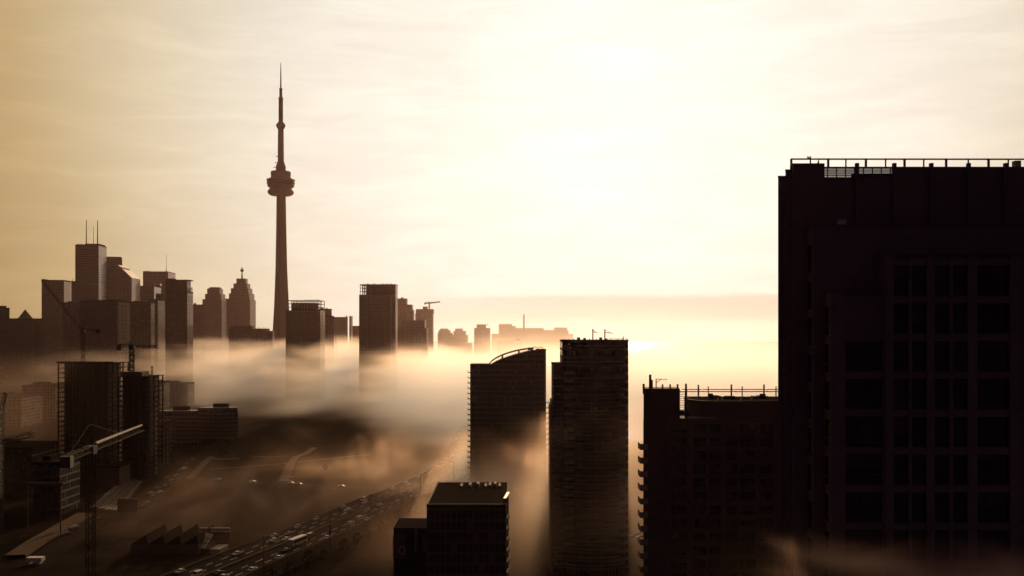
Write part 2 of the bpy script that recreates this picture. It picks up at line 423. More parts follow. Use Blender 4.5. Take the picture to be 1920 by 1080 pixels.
def court(kk, pos, x, y, z):                      # mist in the gap in front of the terraced block
    n = kk.noise(scaled(kk, pos, 1, 1.0, 1.5, 3.), 1 / 26.0, 3.0, 0.55, 0.8)
    h = kk.ss(kk.math('MULTIPLY_ADD', kk.math('SUBTRACT', n, 0.5), -34.0, z), 58.0, 36.0)
    e = kk.math('MULTIPLY', kk.ss(y, 121.0, 140.0), kk.ss(y, 205.0, 190.0))
    e = kk.math('MULTIPLY', e, kk.math('MULTIPLY', kk.ss(x, 22.0, 42.0), kk.ss(x, 100.0, 80.0)))
    return kk.math('MULTIPLY', h, e)
fog('low brown mist in the gap before the terraced grey block', 'low mist', 4, 101, 120, 206, 5, 66, (1.6,2,1.5), FOG5, court, 0.4, STEP5, WISP_C)

# ------------------------------------------------------------------ water and land
b = MB(); b.quad((-6900, -90, -1.6), (6900, -90, -1.6), (6900, 8900, -1.6), (-6900, 8900, -1.6))
m, nt, out = newmat('lake_water'); k = N(nt)
bs = k.n('ShaderNodeBsdfPrincipled'); bs.inputs['Base Color'].default_value = (0.03, 0.03, 0.03, 1); bs.inputs['Roughness'].default_value = 0.18
tcw = k.n('ShaderNodeTexCoord'); bump = k.n('ShaderNodeBump'); bump.inputs['Strength'].default_value = 0.5; bump.inputs['Distance'].default_value = 0.6
nt.links.new(k.noise(scaled(k, tcw.outputs['Object'], .4, 1, 1), 1 / 14, 4.0, 0.6), bump.inputs['Height'])
nt.links.new(bump.outputs[0], bs.inputs['Normal']); nt.links.new(bs.outputs[0], out.inputs[0])
solo('lake_water', b, m, 'calm misty lake reflecting the bright sky behind the towers', 'lake', None, 'structure')

shore = [(-6880, -88), (1700, -88), (1200, 420), (520, 640), (200, 745), (90, 800), (20, 930), (0, 1150), (40, 1700), (120, 2400), (330, 3000), (240, 3700), (-200, 4300), (-6880, 8800)]
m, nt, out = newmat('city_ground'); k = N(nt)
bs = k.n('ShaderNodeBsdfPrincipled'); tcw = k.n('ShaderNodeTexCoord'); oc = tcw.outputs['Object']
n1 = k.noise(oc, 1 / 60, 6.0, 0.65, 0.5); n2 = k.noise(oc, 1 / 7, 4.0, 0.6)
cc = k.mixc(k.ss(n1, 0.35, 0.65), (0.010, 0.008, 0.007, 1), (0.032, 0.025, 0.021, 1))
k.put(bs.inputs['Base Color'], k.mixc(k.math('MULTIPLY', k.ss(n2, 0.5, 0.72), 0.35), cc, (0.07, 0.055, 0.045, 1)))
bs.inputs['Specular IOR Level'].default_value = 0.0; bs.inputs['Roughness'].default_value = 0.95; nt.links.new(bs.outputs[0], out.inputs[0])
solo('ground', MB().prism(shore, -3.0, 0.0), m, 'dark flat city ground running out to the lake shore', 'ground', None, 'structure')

# ------------------------------------------------------------------ helpers for buildings
def plan(L, Mx, Rr, Y, yaw=7.0, depth=None):
    """plan outline of a block whose near edge stands at pixel column Mx and distance Y, its front running to column L and its
    right side to column Rr; counter-clockwise from above starting with the front left corner"""
    if Rr <= Mx and Mx < CX: yaw = max(yaw, math.degrees(math.atan((CX - Mx) / F)) + 1.5)
    b = R(yaw); e = Vector((PX(Mx, Y), Y))
    d1 = Vector((-math.cos(b), -math.sin(b))); d2 = Vector((-math.sin(b), math.cos(b)))
    def reach(d, px, dflt):
        kk = (px - CX) / F; den = d.x - kk * d.y
        t = (kk * e.y - e.x) / den if abs(den) > 1e-4 else dflt
        return t if 1.0 < t < 400 else dflt
    w = reach(d1, L, 30.0); dp = depth or (reach(d2, Rr, w) if Rr > Mx else w * .8)
    dp = min(dp, 120)
    a = e + d1 * w
    return [tuple(a), tuple(e), tuple(e + d2 * dp), tuple(a + d2 * dp)]
def front(L, Rr, Y, depth):
    return [(PX(L, Y), Y), (PX(Rr, Y), Y), (PX(Rr, Y), Y + depth), (PX(L, Y), Y + depth)]
def centre(pts): return (sum(p[0] for p in pts) / len(pts), sum(p[1] for p in pts) / len(pts))
def lerp2(a, b, t): return (a[0] + (b[0] - a[0]) * t, a[1] + (b[1] - a[1]) * t)
def inset(pts, u0, u1, v0, v1):
    """part of a four-cornered outline: u along the front, v into the depth"""
    A, B, C, D = pts
    f = lambda u, v: lerp2(lerp2(A, B, u), lerp2(D, C, u), v)
    return [f(u0, v0), f(u1, v0), f(u1, v1), f(u0, v1)]
def block(name, label, pts, top, mat, cat='building', group=None, roof=True, base=0.0, par=1.6, plant=None, Y=None, roofmat='roof_dark'):
    """a tower block: wall > facade; parapet; roof plant boxes given as (u0,u1,v0,v1,height)"""
    Y = Y or pts[1][1]; zt = PZ(top, Y)
    c = centre(pts); t = thing(name, label, cat, (c[0], c[1], base), group)
    part('wall', MB().prism(pts, base, zt - par), mat, t)
    o = offset(pts, 0.5)
    if roof: part('parapet', MB().prism(o, zt - par, zt), roofmat, t)
    for q in plant or []:
        part('roof_plant', MB().prism(inset(pts, *q[:4]), zt, zt + q[4]), roofmat, t)
    t['zt'] = zt
    return t
def tiers(name, label, Y, ts, mat, depthk=0.8, cat='building', group=None, roofmat=None):
    """a stepped tower of boxes sharing one axis: (left px, right px, top py) from bottom to top"""
    cx = PX((ts[0][0] + ts[0][1]) / 2, Y); hd = PX(ts[0][1], Y) - PX(ts[0][0], Y)
    cyy = Y + hd * depthk / 2
    t = thing(name, label, cat, (cx, cyy, 0), group); z = 0.0
    for i, (l, r, tp) in enumerate(ts):
        w = (r - l) / F * Y; xx = PX((l + r) / 2, Y); dd = w * depthk / 2; zt = PZ(tp, Y)
        part('wall' if i == 0 else 'setback', MB().box(xx - w / 2, xx + w / 2, cyy - dd, cyy + dd, z, zt), mat if roofmat is None or i < len(ts) - 1 else roofmat, t)
        z = zt
    return t
def mast(t, px, top, Y, z0, r0, r1, name='antenna'):
    part(name, MB().bar((PX(px, Y), Y, z0), (PX(px, Y), Y, PZ(top, Y)), r0, r1), 'metal_dark', t)
def pergola(t, L, Rr, ytop, ybot, Y, n, depth, rail=2, r=0.45):
    """open roof frame: posts and beams round a terrace"""
    m = MB(); z0, z1 = PZ(ybot, Y), PZ(ytop, Y)
    for yy in (Y + .6, Y + depth - .6):
        for i in range(n + 1):
            x = PX(L + (Rr - L) * i / n, Y); m.bar((x, yy, z0), (x, yy, z1), r)
        for j in range(rail):
            z = z1 - (z1 - z0) * j / max(1, rail); m.bar((PX(L, Y), yy, z), (PX(Rr, Y), yy, z), r)
    for x in (PX(L, Y), PX(Rr, Y)): m.bar((x, Y, z1), (x, Y + depth, z1), r)
    part('roof_frame', m, 'metal_dark', t)

# ------------------------------------------------------------------ the tall concrete needle
TY = 1650.0; TX = PX(526.5, TY); q = TY / F
t = thing('observation_tower', 'immensely tall concrete observation tower with a round pod and needle mast', 'tower', (TX, TY, 0))
m = MB(); n = 18; zs = []
def tri(rad, k):                                   # three fins round a core
    pts = []
    for i in range(n * 2):
        a = 2 * math.pi * i / (n * 2) + R(90)
        lob = max(0.0, math.cos(1.5 * (a - R(90)) * 2 / 1)) if False else (0.5 + 0.5 * math.cos(3 * (a - R(30))))
        pts.append((TX + rad * (k + (1 - k) * lob ** 2.2) * math.cos(a), TY + rad * (k + (1 - k) * lob ** 2.2) * math.sin(a)))
    return pts
lev = [(0, 30.0, .5), (40, 25.0, .52), (90, 17.5, .58), (135, 14.2, .62), (200, 11.2, .68), (260, 9.8, .74), (324, 8.6, .8)]
prev = None; i0 = len(m.v)
for z, rad, kk in lev:
    m.v += [Vector((p[0], p[1], z)) for p in tri(rad, kk)]
c = n * 2
for s_ in range(len(lev) - 1):
    for i in range(c):
        j = (i + 1) % c; m.f.append([s_ * c + i, s_ * c + j, (s_ + 1) * c + j, (s_ + 1) * c + i])
part('shaft', m, 'tower_concrete', t)
zp = lambda py: PZ(py, TY)
part('radome', MB().lathe([(8.8, zp(367)), (17, zp(366.5)), (21, zp(364)), (22.4, zp(360.5)), (21.3, zp(357)), (18.5, zp(354.5)), (18, zp(352.5))], TX, TY, 40), M['roof_pale'], t, smooth=True)
pod = part('observation_pod', MB().lathe([(19.5, zp(352.6)), (20.5, zp(351)), (22.7, zp(349.6)), (22.7, zp(347.6)), (21.6, zp(347.2)), (21.6, zp(345.4)), (23.6, zp(345)), (23.8, zp(342.6)), (22.6, zp(342.2)), (22.8, zp(339.6)), (24.0, zp(339.2)), (24.0, zp(337)), (19.5, zp(335.6)), (17.0, zp(333)), (16.2, zp(330.6))], TX, TY, 40), 'tower_concrete', t)
part('window_band', MB().lathe([(21.75, zp(347.1)), (21.75, zp(345.5))], TX, TY, 40), 'glass_dark', pod)
part('window_band', MB().lathe([(22.9, zp(342.1)), (23.0, zp(339.7))], TX, TY, 40), 'glass_dark', pod)
part('pod_roof', MB().lathe([(16.0, zp(330.5)), (16.9, zp(329.5)), (16.9, zp(323.4)), (16.3, zp(322)), (9.0, zp(321.6))], TX, TY, 40), 'tower_concrete', t)
part('collar', MB().lathe([(8.0, zp(321.5)), (8.6, zp(313)), (7.4, zp(309)), (6.0, zp(305)), (5.2, zp(302))], TX, TY, 24), 'tower_concrete', t)
part('upper_shaft', MB().lathe([(5.4, zp(306)), (4.9, zp(241.5))], TX, TY, 10), 'tower_concrete', t)
sp = part('sky_pod', MB().lathe([(5.0, zp(242)), (6.2, zp(240.6)), (7.6, zp(237)), (7.8, zp(234)), (6.6, zp(232)), (4.6, zp(229.4))], TX, TY, 28), 'tower_concrete', t)
part('window_band', MB().lathe([(7.95, zp(236.6)), (7.95, zp(234.6))], TX, TY, 28), 'glass_dark', sp)
part('antenna', MB().lathe([(3.9, zp(230)), (3.8, zp(185)), (4.2, zp(185)), (4.2, zp(183)), (2.6, zp(182.8)), (2.5, zp(168)), (2.9, zp(168)), (2.9, zp(166)), (1.35, zp(165.5)), (1.0, zp(140)), (.75, zp(128)), (.35, zp(117))], TX, TY, 12), 'metal_dark', t)
for px, py in ((519.5, 293.5), (514.5, 314), (517.5, 305)):
    part('dish', MB().lathe([(.3, zp(py + .9)), (1.1, zp(py + .5)), (1.1, zp(py - .5)), (.4, zp(py - .9))], PX(px, TY), TY - 2, 10).bar((PX(px, TY), TY - 2, zp(py)), (TX - 4.6, TY - 2, zp(py + 1.5)), .35), 'metal_dark', t)

# ------------------------------------------------------------------ the business district, far left
def dt(*a, **k): return block(*a, **k)
SKY = 'towers of the business district behind the fog'
dt('apartment_block', 'flat dark block cut by the left edge of the view', plan(-40, 18, 18, 1700, depth=30), 577, 'condo', plant=[(.55, .9, .2, .8, 3.5)])
t = dt('apartment_block', 'low dark block topped by a pointed gable roof', plan(18, 65, 65, 1750, depth=34), 597, 'condo', par=1.2)
zz = t['zt']; pts = plan(18, 65, 65, 1750, depth=34); q1 = inset(pts, .33, .93, .1, .9)
m = MB(); A, B_, C, D = q1; ap = zz + 16.5
ra, rb = lerp2(A, B_, .48), lerp2(D, C, .48)
m.quad((*A, zz), (*B_, zz), (*ra, ap)); m.quad((*C, zz), (*D, zz), (*rb, ap)); m.quad((*B_, zz), (*C, zz), (*rb, ap), (*ra, ap)); m.quad((*D, zz), (*A, zz), (*ra, ap), (*rb, ap))
part('gable_roof', m, 'roof_pale', t)
dt('apartment_block', 'plain low slab between the gabled block and the tall flat tower', plan(64, 82, 82, 1900, depth=30), 597, 'off_dark')
t = dt('office_tower', 'square flat-topped tower with one pale sunlit side, behind the thin crane boom', plan(78, 120, 133, 2500), 526, 'off_grid', 'tower', SKY, plant=[(0.0, .12, 0, .9, 3.5), (.2, .8, .2, .8, 1.5)])
part('roof_edge', MB().prism(offset(plan(78, 120, 133, 2500), 1.2), t['zt'], t['zt'] + 1.4), 'roof_dark', t)
t = dt('office_tower', 'narrow dark tower squeezed in beside the triple-antenna tower', plan(133.5, 141, 143, 2380), 527, 'off_grid', 'tower', SKY)
mast(t, 136, 523, 2390, t['zt'], .6, .4)
pts = plan(141, 185, 200, 2300)
t = dt('office_tower', 'tallest banded office tower carrying three thin roof antennas', pts, 459, 'off_band', 'tower', SKY, plant=[(.03, .3, .1, .5, 1.6), (.35, .98, .15, .9, 3.4)])
for px, tp, r0 in ((162, 412, 1.1), (183, 413.5, 1.2), (175.3, 424, .55)):
    mast(t, px, tp, 2330, t['zt'], r0, r0 * .55)
dt('office_tower', 'dark slab tower with rounded corner right behind the slanted roof', plan(196, 229, 229, 2420, depth=40), 483, 'off_dark', 'tower', SKY, plant=[(.05, .95, .1, .9, 2.0)])
# slanted-roof tower
Y = 2250.0; pts = plan(203, 247, 263, Y); A, B_, C, D = pts
c = centre(pts); t = thing('office_tower', 'office tower whose glossy roof slants down to the right', 'tower', (c[0], c[1], 0), SKY)
z1, z2 = PZ(497, Y), PZ(521, Y); m = MB(); u1 = .40
K0, K1 = lerp2(A, B_, u1), lerp2(D, C, u1)
m.quad((*A, 0), (*B_, 0), (*B_, z2), (*K0, z1), (*A, z1)); m.quad((*B_, 0), (*C, 0), (*C, z2), (*B_, z2)); m.quad((*C, 0), (*D, 0), (*D, z1), (*K1, z1), (*C, z2)); m.quad((*D, 0), (*A, 0), (*A, z1), (*D, z1))
m.quad((*A, z1), (*K0, z1), (*K1, z1), (*D, z1))
part('wall', m, 'off_grid', t)
m = MB(); up = lambda p, z, d=0.0: (p[0], p[1], z + d)
K0b, K1b = lerp2(A, B_, u1 + .02), lerp2(D, C, u1 + .02)
m.quad(up(K0b, z1, .5), up(B_, z2, .5), up(C, z2, .5), up(K1b, z1, .5))
m.quad(up(K0b, z1, -1.5), up(B_, z2, -1.5), up(B_, z2, .5), up(K0b, z1, .5))
part('slanted_roof', m, 'metal_pale', t)
Ab, Db = lerp2(A, B_, .28), lerp2(D, C, .28); Kc, Kd = lerp2(A, B_, .62), lerp2(D, C, .62)
m = MB(); m.quad(up(Ab, z1, .6), up(Kc, z1 - 12, 6), up(Kd, z1 - 12, 6), up(Db, z1, .6)); m.quad(up(Ab, z1, -.5), up(Kc, z1 - 12, 4.6), up(Kc, z1 - 12, 6), up(Ab, z1, .6))
part('roof_fin', m, 'metal_pale', t)
t = dt('office_tower', 'broad boxy tower with a single thin antenna on its roof', plan(268, 315, 329, 2450), 509, 'off_grid', 'tower', SKY, plant=[(.02, .2, .1, .9, 1.2)])
mast(t, 312, 477, 2470, t['zt'], .5, .25)
m = MB()
for dx in (-3, 3): m.bar((PX(312, 2470) + dx, 2470, t['zt']), (PX(312, 2470), 2470, t['zt'] + 6), .35)
part('antenna_foot', m, 'metal_dark', t)
t = dt('office_tower', 'lower banded tower with a bright bracket-shaped edge', plan(263, 289, 302, 2150), 536, 'off_dark', 'tower', SKY)
part('edge_frame', MB().prism(offset(plan(288, 300, 303, 2140), .2), PZ(536, 2150), PZ(532, 2150)), 'roof_pale', t)
dt('office_tower', 'dim plain block just left of the twin stepped towers', plan(361, 384, 384, 2100, depth=40), 571, 'off_dark', 'tower', SKY, plant=[(.1, .3, .2, .8, 3)])
# twin stepped towers
t = tiers('office_tower', 'round-shouldered stepped tower left of the spired one', 2330, [(379.5, 416, 561), (383.5, 413.5, 551), (386.5, 410, 541)], 'stone', .9, 'tower', SKY)
part('crown', MB().lathe([(15.2, PZ(541, 2330)), (15.2, PZ(539.5, 2330)), (13.0, PZ(538, 2330))], PX(398.2, 2330), 2330 + 22, 24), 'tower_concrete', t)
dt('office_tower', 'shoulder block linking the two stepped towers', plan(411, 431, 431, 2380, yaw=0, depth=30), 560, 'stone', 'tower', SKY)
t = tiers('office_tower', 'stepped tower crowned with a spire like a cross', 2280, [(425, 469, 562), (428.5, 467, 550), (431.3, 464, 540), (435.3, 460.8, 531), (439.7, 457, 521.5)], 'stone', .9, 'tower', SKY)
sx, sy = PX(448.2, 2280), 2280 + 25; zz = PZ(521.5, 2280)
part('spire', MB().lathe([(2.2, zz), (1.6, zz + 10), (1.1, PZ(509, 2280)), (3.2, PZ(508, 2280)), (4.2, PZ(506.2, 2280)), (4.2, PZ(504.6, 2280)), (1.6, PZ(503, 2280)), (1.3, PZ(501, 2280)), (.4, PZ(498.8, 2280))], sx, sy, 12), 'metal_dark', t)
t = tiers('office_block', 'broad low dark block in front of the spired tower', 1560, [(429, 497, 616), (430, 470, 610.5)], 'condo', .5)
for px in (474, 479, 484, 488, 493, 497): part('roof_vent', MB().bar((PX(px, 1562), 1562, PZ(617, 1560)), (PX(px, 1562), 1562, PZ(612.5 + (px % 3), 1560)), .35), 'metal_dark', t)
tiers('low_block', 'thin low roof at the foot of the observation tower', 1520, [(494, 511, 620.5)], 'condo', .8)

# nearer dark apartment towers on the left
CON = 'dark apartment towers in front of the business district'
pts = plan(150, 221, 244, 1300, yaw=-2)
t = dt('apartment_tower', 'big near-black apartment tower with a dotted balcony side below the banded tower', pts, 563, 'condo_fine', 'tower', CON, plant=[(.08, .3, .3, .9, 1.5), (.5, .9, .2, .8, 1.2)])
bal = MB().box(0, 2.6, -1.3, 0, -.15, .15).box(0, 2.6, -1.3, -1.2, .15, 1.1).mesh('balcony', M['concrete'])
A, B_, C, D = pts
side = (Vector(C) - Vector(B_)); L_ = side.length; side.normalize()
for zi in range(24):
    for u in (.12, .42, .72):
        p = Vector(B_) + side * (L_ * u); inst('balcony', bal, t, (p.x + .05, p.y, 12 + zi * 5.0), math.atan2(side.y, side.x))
pts = plan(243, 283, 290, 1420, yaw=-2)
dt('apartment_tower', 'dark broad apartment tower between the dotted tower and the capped tower', pts, 566, 'condo', 'tower', CON, plant=[(.1, .35, .2, .8, 1.5)])
dt('apartment_tower', 'slim dark apartment tower rising just above its broader neighbour', plan(280, 296, 309, 1460, yaw=-2), 561, 'condo_fine', 'tower', CON, plant=[(.5, 1.0, .3, 1.0, 9.0)])
dt('apartment_tower', 'dim low slab filling the gap under the lower banded tower', plan(236, 262, 262, 1600, yaw=6, depth=30), 574, 'condo', 'tower', CON)
pts = plan(310, 351, 362, 1400, yaw=2)
t = dt('apartment_tower', 'black apartment tower with a flat overhanging roof cap', pts, 546, 'condo_fine', 'tower', CON)
zz = t['zt']; p2 = inset(pts, 0, .98, 0, .7); zt = PZ(526, 1400)
part('upper_floors', MB().prism(p2, zz, zt), 'condo_fine', t)
A, B_, C, D = p2; cap = offset(p2, 1.0); cap[1] = (cap[1][0] + 2.5, cap[1][1]); cap[2] = (cap[2][0] + 2.5, cap[2][1])
part('roof_cap', MB().prism(cap, zt, zt + 1.3), 'roof_dark', t)
part('roof_plant', MB().prism(inset(p2, .02, .35, .2, .8), zt + 1.3, zt + 3.2), 'roof_dark', t)
m = MB(); zb = PZ(545, 1400)
for i in range(7):
    p = lerp2(pts[1], pts[2], .1 + i * .13); m.bar((*p, zb), (*p, zb + 6), .3)
m.bar((*lerp2(pts[1], pts[2], .1), zb + 5.5), (*lerp2(pts[1], pts[2], .88), zb + 5.5), .25)
part('railing', m, 'metal_pale', t)

dt('apartment_tower', 'dim dark block covering the foot of the square flat-topped tower', plan(117, 151, 151, 1650, depth=30), 567, 'condo', 'tower', CON, plant=[(.3, .6, .2, .8, 2.0)])
# hazy towers to the right of the needle
t = tiers('apartment_tower', 'dark tower with an open roof frame just right of the observation tower', 1250, [(535.5, 600.5, 582)], 'condo_b', .7, 'tower')
part('penthouse', MB().box(PX(545, 1250), PX(590, 1250), 1256, 1276, PZ(582, 1250), PZ(567.5, 1250)), 'roof_dark', t)
pergola(t, 540.5, 600, 563.5, 582, 1250, 10, 30, 3, .4)
for px in (573, 579, 584.5, 589, 593, 597): part('roof_vent', MB().bar((PX(px, 1255), 1255, PZ(564, 1250)), (PX(px, 1255), 1255, PZ(561, 1250)), .35), 'metal_dark', t)
slab = MB().box(0, 2.9, 0, 6, -.15, .15).box(2.75, 2.9, 0, 6, .15, 1.15).box(2.5, 2.9, 0, .3, .15, 2.85).mesh('balcony', M['concrete'])
for zi in range(26): inst('balcony', slab, t, (PX(600.5, 1250), 1251, 36 + zi * 3.0))
dt('apartment_tower', 'mid-height tower half hidden behind the open-framed tower', plan(596, 622, 622, 1500, yaw=0, depth=24), 579, 'condo_b', 'tower', plant=[(.2, .4, .2, .8, 1.5), (.6, .7, .2, .8, 1.5)])
t = dt('apartment_tower', 'short tower with a balcony-notched right edge below its neighbour', plan(612, 626, 626, 1480, yaw=0, depth=20), 592, 'condo', 'tower')
for zi in range(22): inst('balcony', slab, t, (PX(626, 1480), 1481, 36 + zi * 3.0))
t = dt('apartment_tower', 'pale hazy tower with bright glass edges', plan(624, 652, 652, 1850, yaw=0, depth=26), 594.5, 'stone', 'tower')
part('corner_fin', MB().box(PX(648.5, 1850), PX(650.5, 1850), 1847, 1851, 0, PZ(592, 1850)), 'roof_pale', t)
part('corner_fin', MB().box(PX(655, 1850), PX(658, 1850), 1849, 1870, 0, PZ(592.5, 1850)), 'roof_pale', t)
dt('low_block', 'faint grey block in the gap before the broad dark tower', plan(656, 680, 680, 2000, yaw=0, depth=30), 611, 'off_grid')
# the broad dark tower
Y = 1200.0
t = thing('apartment_tower', 'broad brown apartment tower with an open-framed corner crown', 'tower', (PX(707, Y), Y + 14, 0))
part('wall', MB().box(PX(673.3, Y), PX(735.5, Y), Y, Y + 28, 0, PZ(552.5, Y)), 'condo_b', t)
part('side_wall', MB().box(PX(735.5, Y), PX(741, Y), Y + 1.5, Y + 26, 0, PZ(553.5, Y)), 'condo', t)
part('penthouse', MB().box(PX(686, Y), PX(741.5, Y), Y + 1.0, Y + 24, PZ(552.5, Y), PZ(534, Y)), 'condo_fine', t)
part('roof_slab', MB().box(PX(675, Y), PX(742.2, Y), Y + .2, Y + 26, PZ(534, Y), PZ(532.8, Y)), 'roof_dark', t)
pergola(t, 675.3, 687, 534, 552.5, Y, 3, 24, 3, .35)
for px in (688, 700, 716, 724, 731): part('roof_vent', MB().box(PX(px, Y), PX(px + 1.6, Y), Y + 3, Y + 5, PZ(532.8, Y), PZ(531, Y)), 'metal_dark', t)
slab2 = MB().box(0, 1.0, -1.2, 5, -.12, .12).box(.85, 1.0, -1.2, 5, .12, 1.1).mesh('balcony', M['roof_pale'])
for zi in range(38): inst('balcony', slab2, t, (PX(741, Y), Y + 4, 20 + zi * 3.05))
slab3 = MB().box(0, 1.6, -1.0, 0, -.12, .12).box(0, 1.6, -1.0, -.9, .12, 1.0).mesh('balcony', M['roof_pale'])
for zi in range(38): inst('balcony', slab3, t, (PX(732.5, Y), Y, 20 + zi * 3.05))
HZ = 'hazy towers along the lake front'
t = tiers('apartment_tower', 'hazy tower stepping down to the right behind the broad tower', 1950, [(738, 774.5, 581), (738, 772, 571), (738, 762, 559.5)], 'off_grid', .7, 'tower', HZ)
part('roof_plant', MB().box(PX(751, 1950), PX(755, 1950), 1956, 1964, PZ(559.5, 1950), PZ(557.5, 1950)), 'roof_dark', t)
tiers('apartment_block', 'broad hazy block in front of the stepped and crane-topped towers', 1560, [(743, 800, 615), (753, 796, 600.5)], 'condo_b', .6, 'building', HZ)
t = tiers('apartment_tower', 'hazy unfinished tower with a small crane on top', 2100, [(778.5, 811.5, 588), (779.5, 811.5, 580.5), (792, 801, 574.5)], 'off_grid', .6, 'tower', HZ)
pergola(t, 780, 811.5, 580, 588, 2100, 6, 30, 2, .5)
def crane(name, label, base, hm, jib_end, cj_len, w, group=None, apex=6.0, mats=('crane_paint', 'crane_paint'), r=.18, nm=10, nj=14, mast_vis=True, luff=False):
    """tower crane: base point, mast height, tip of the jib (world), length of the counter-jib"""
    base = Vector(base); top = base + Vector((0, 0, hm)); je = Vector(jib_end); dj = (je - top); dh = Vector((dj.x, dj.y, 0)).normalized()
    t = thing(name, label, 'crane', base, group)
    part('mast', MB().truss(base, top, w, nm, r), 'roof_dark', t)
    part('cab', MB().box(top.x - w * .7, top.x + w * .7, top.y - w * .7, top.y + w * .7, top.z - w * .2, top.z + w * 1.0), 'metal_dark', t)
    s0 = top + Vector((0, 0, w * .6))
    part('jib', MB().truss(s0 + dh * w * .5, je, w * .8, nj, r, True), mats[1], t)
    ce = s0 - dh * cj_len
    part('counter_jib', MB().truss(s0 - dh * w * .5, ce, w * .8, max(3, nj // 3), r), mats[1], t)
    side = Vector((-dh.y, dh.x, 0)); cw = MB()
    A = ce - dh * 1.5; cw.prism([(A - side * w * .7)[:2], (A + side * w * .7)[:2], (A + side * w * .7 + dh * 3)[:2], (A - side * w * .7 + dh * 3)[:2]][::-1], ce.z - w * 1.3, ce.z + w * .3)
    part('counterweight', cw, 'concrete_dark', t)
    ap = s0 + Vector((0, 0, apex)) - dh * w * .4
    m = MB()
    for sgn in (-1, 1):
        m.bar(s0 + side * sgn * w * .5 + dh * w * .4, ap, r); m.bar(s0 + side * sgn * w * .5 - dh * w * .8, ap, r)
    part('apex_frame', m, mats[0], t)
    m = MB().bar(ap, s0 + (je - s0) * .62, r * .45).bar(ap, ce, r * .45)
    part('pendant', m, 'metal_dark', t)
    return t
bx = Vector((PX(805, 2080), 2080, PZ(582, 2100)))
crane('tower_crane', 'tiny far crane perched on the hazy unfinished tower', bx, PZ(569.5, 2080) - bx.z, (PX(825, 2080), 2080, PZ(566, 2080)), 9.5, 2.4, apex=3, r=.5, nm=4, nj=8)
t = tiers('apartment_block', 'faint round-topped block, left of the two domed outlines', 2600, [(820.5, 848, 624), (822, 844, 619), (825, 840, 616)], 'off_grid', .6, 'building', HZ)
t = tiers('apartment_block', 'faint round-topped block stepping down to the right', 2640, [(847, 885, 643), (848.5, 877, 628), (850, 873, 620.5), (853, 867, 616)], 'off_grid', .6, 'building', HZ)
t = tiers('apartment_tower', 'faint square tower with a flat overhanging cap', 2400, [(889, 919, 615), (893.5, 911, 609.5), (893.5, 915.5, 608.2)], 'off_grid', .6, 'tower', HZ)
t = tiers('apartment_block', 'long faint slab farthest along the lake front, with a flat upper storey', 3000, [(922, 1075, 626), (935, 1066, 619), (935, 967, 611), (935, 960, 607.5)], 'off_grid', .25, 'building', HZ)
part('roof_wing', MB().box(PX(967, 3000), PX(1020, 3000), 3020, 3050, PZ(619, 3000), PZ(615, 3000)), 'off_grid', t)
part('roof_wing', MB().box(PX(1040, 3000), PX(1064, 3000), 3020, 3050, PZ(619, 3000), PZ(614, 3000)), 'off_grid', t)
m = MB().lathe([(3.4, 0), (2.6, PZ(589.5, 2950))], PX(982.3, 2950), 2950, 12)
solo('chimney', m, 'tower_concrete', 'single thin chimney rising behind the long faint slab', 'chimney', loc=(PX(982.3, 2950), 2950, 0))
tiers('low_block', 'low faint block standing before the long slab', 2100, [(932, 979, 642), (933, 962, 639), (966, 976, 635.5)], 'off_grid', .6, 'building', HZ)

# ------------------------------------------------------------------ tower with the curved roof
Y = 540.0; X = lambda px: PX(px, Y); Z = lambda py: PZ(py, Y)
t = thing('apartment_tower', 'dark tower whose roof sweeps up in a curve, balconies down its left edge', 'tower', (X(952), Y + 12, 0))
part('wall', MB().box(X(881.5), X(987), Y, Y + 20, 0, Z(685)), 'condo_fine', t)
part('parapet', MB().box(X(881), X(919), Y - .3, Y + 20.3, Z(685), Z(683.5)), 'roof_dark', t)
m = MB(); prof = [(X(917.5), 0), (X(1024), 0), (X(1024), Z(656.5)), (X(1000), Z(656.5))]
curve = [(1000, 656.5), (988, 658.5), (975, 662), (962, 665.5), (950, 669.5), (938, 674), (928, 678.5), (921, 683), (917.5, 687)]
prof += [(X(a), Z(b)) for a, b in curve[1:]]
part('curved_wing', m.profile(prof, Y + 1.2, Y + 24), 'condo_fine', t)
m = MB(); arc = [(917.5, 682), (921, 678), (928, 673), (938, 667.8), (950, 663.2), (962, 659.6), (975, 656.6), (990, 654.3), (1001, 653.4)]
for yy in (Y + 1.5, Y + 23):
    for (a, b), (c_, d_) in zip(arc, arc[1:]): m.bar((X(a), yy, Z(b)), (X(c_), yy, Z(d_)), .28)
for (a, b) in arc: m.bar((X(a), Y + 1.5, Z(b)), (X(a), Y + 23, Z(b)), .18)
for a, b, c_ in ((942, 666.2, 673), (973, 657, 663)): m.bar((X(a), Y + 1.5, Z(b)), (X(a), Y + 1.5, Z(c_)), .5)
part('roof_arch', m, 'metal_dark', t)
part('roof_plant', MB().box(X(990), X(999), Y + 4, Y + 12, Z(656.5), Z(652)), 'roof_dark', t)
for a, b in ((1000, 1008), (1010.5, 1018)):
    part('roof_frame', MB().bar((X(a), Y + 6, Z(656.5)), (X(a), Y + 6, Z(650.8)), .12).bar((X(b), Y + 6, Z(656.5)), (X(b), Y + 6, Z(651.6)), .12).bar((X(a), Y + 6, Z(650.8)), (X(b), Y + 6, Z(651.6)), .2), 'metal_dark', t)
part('roof_slab', MB().box(X(1006), X(1024.6), Y + .8, Y + 24.3, Z(656.5), Z(655.2)), 'roof_dark', t)
bl = MB().box(-1.5, 0, 0, 5, -.15, .15).box(-1.5, -1.38, 0, 5, .15, 1.15).mesh('balcony', M['concrete'])
for i in range(22): inst('balcony', bl, t, (X(881.5), Y + 1.5, Z(699) - i * 3.0))
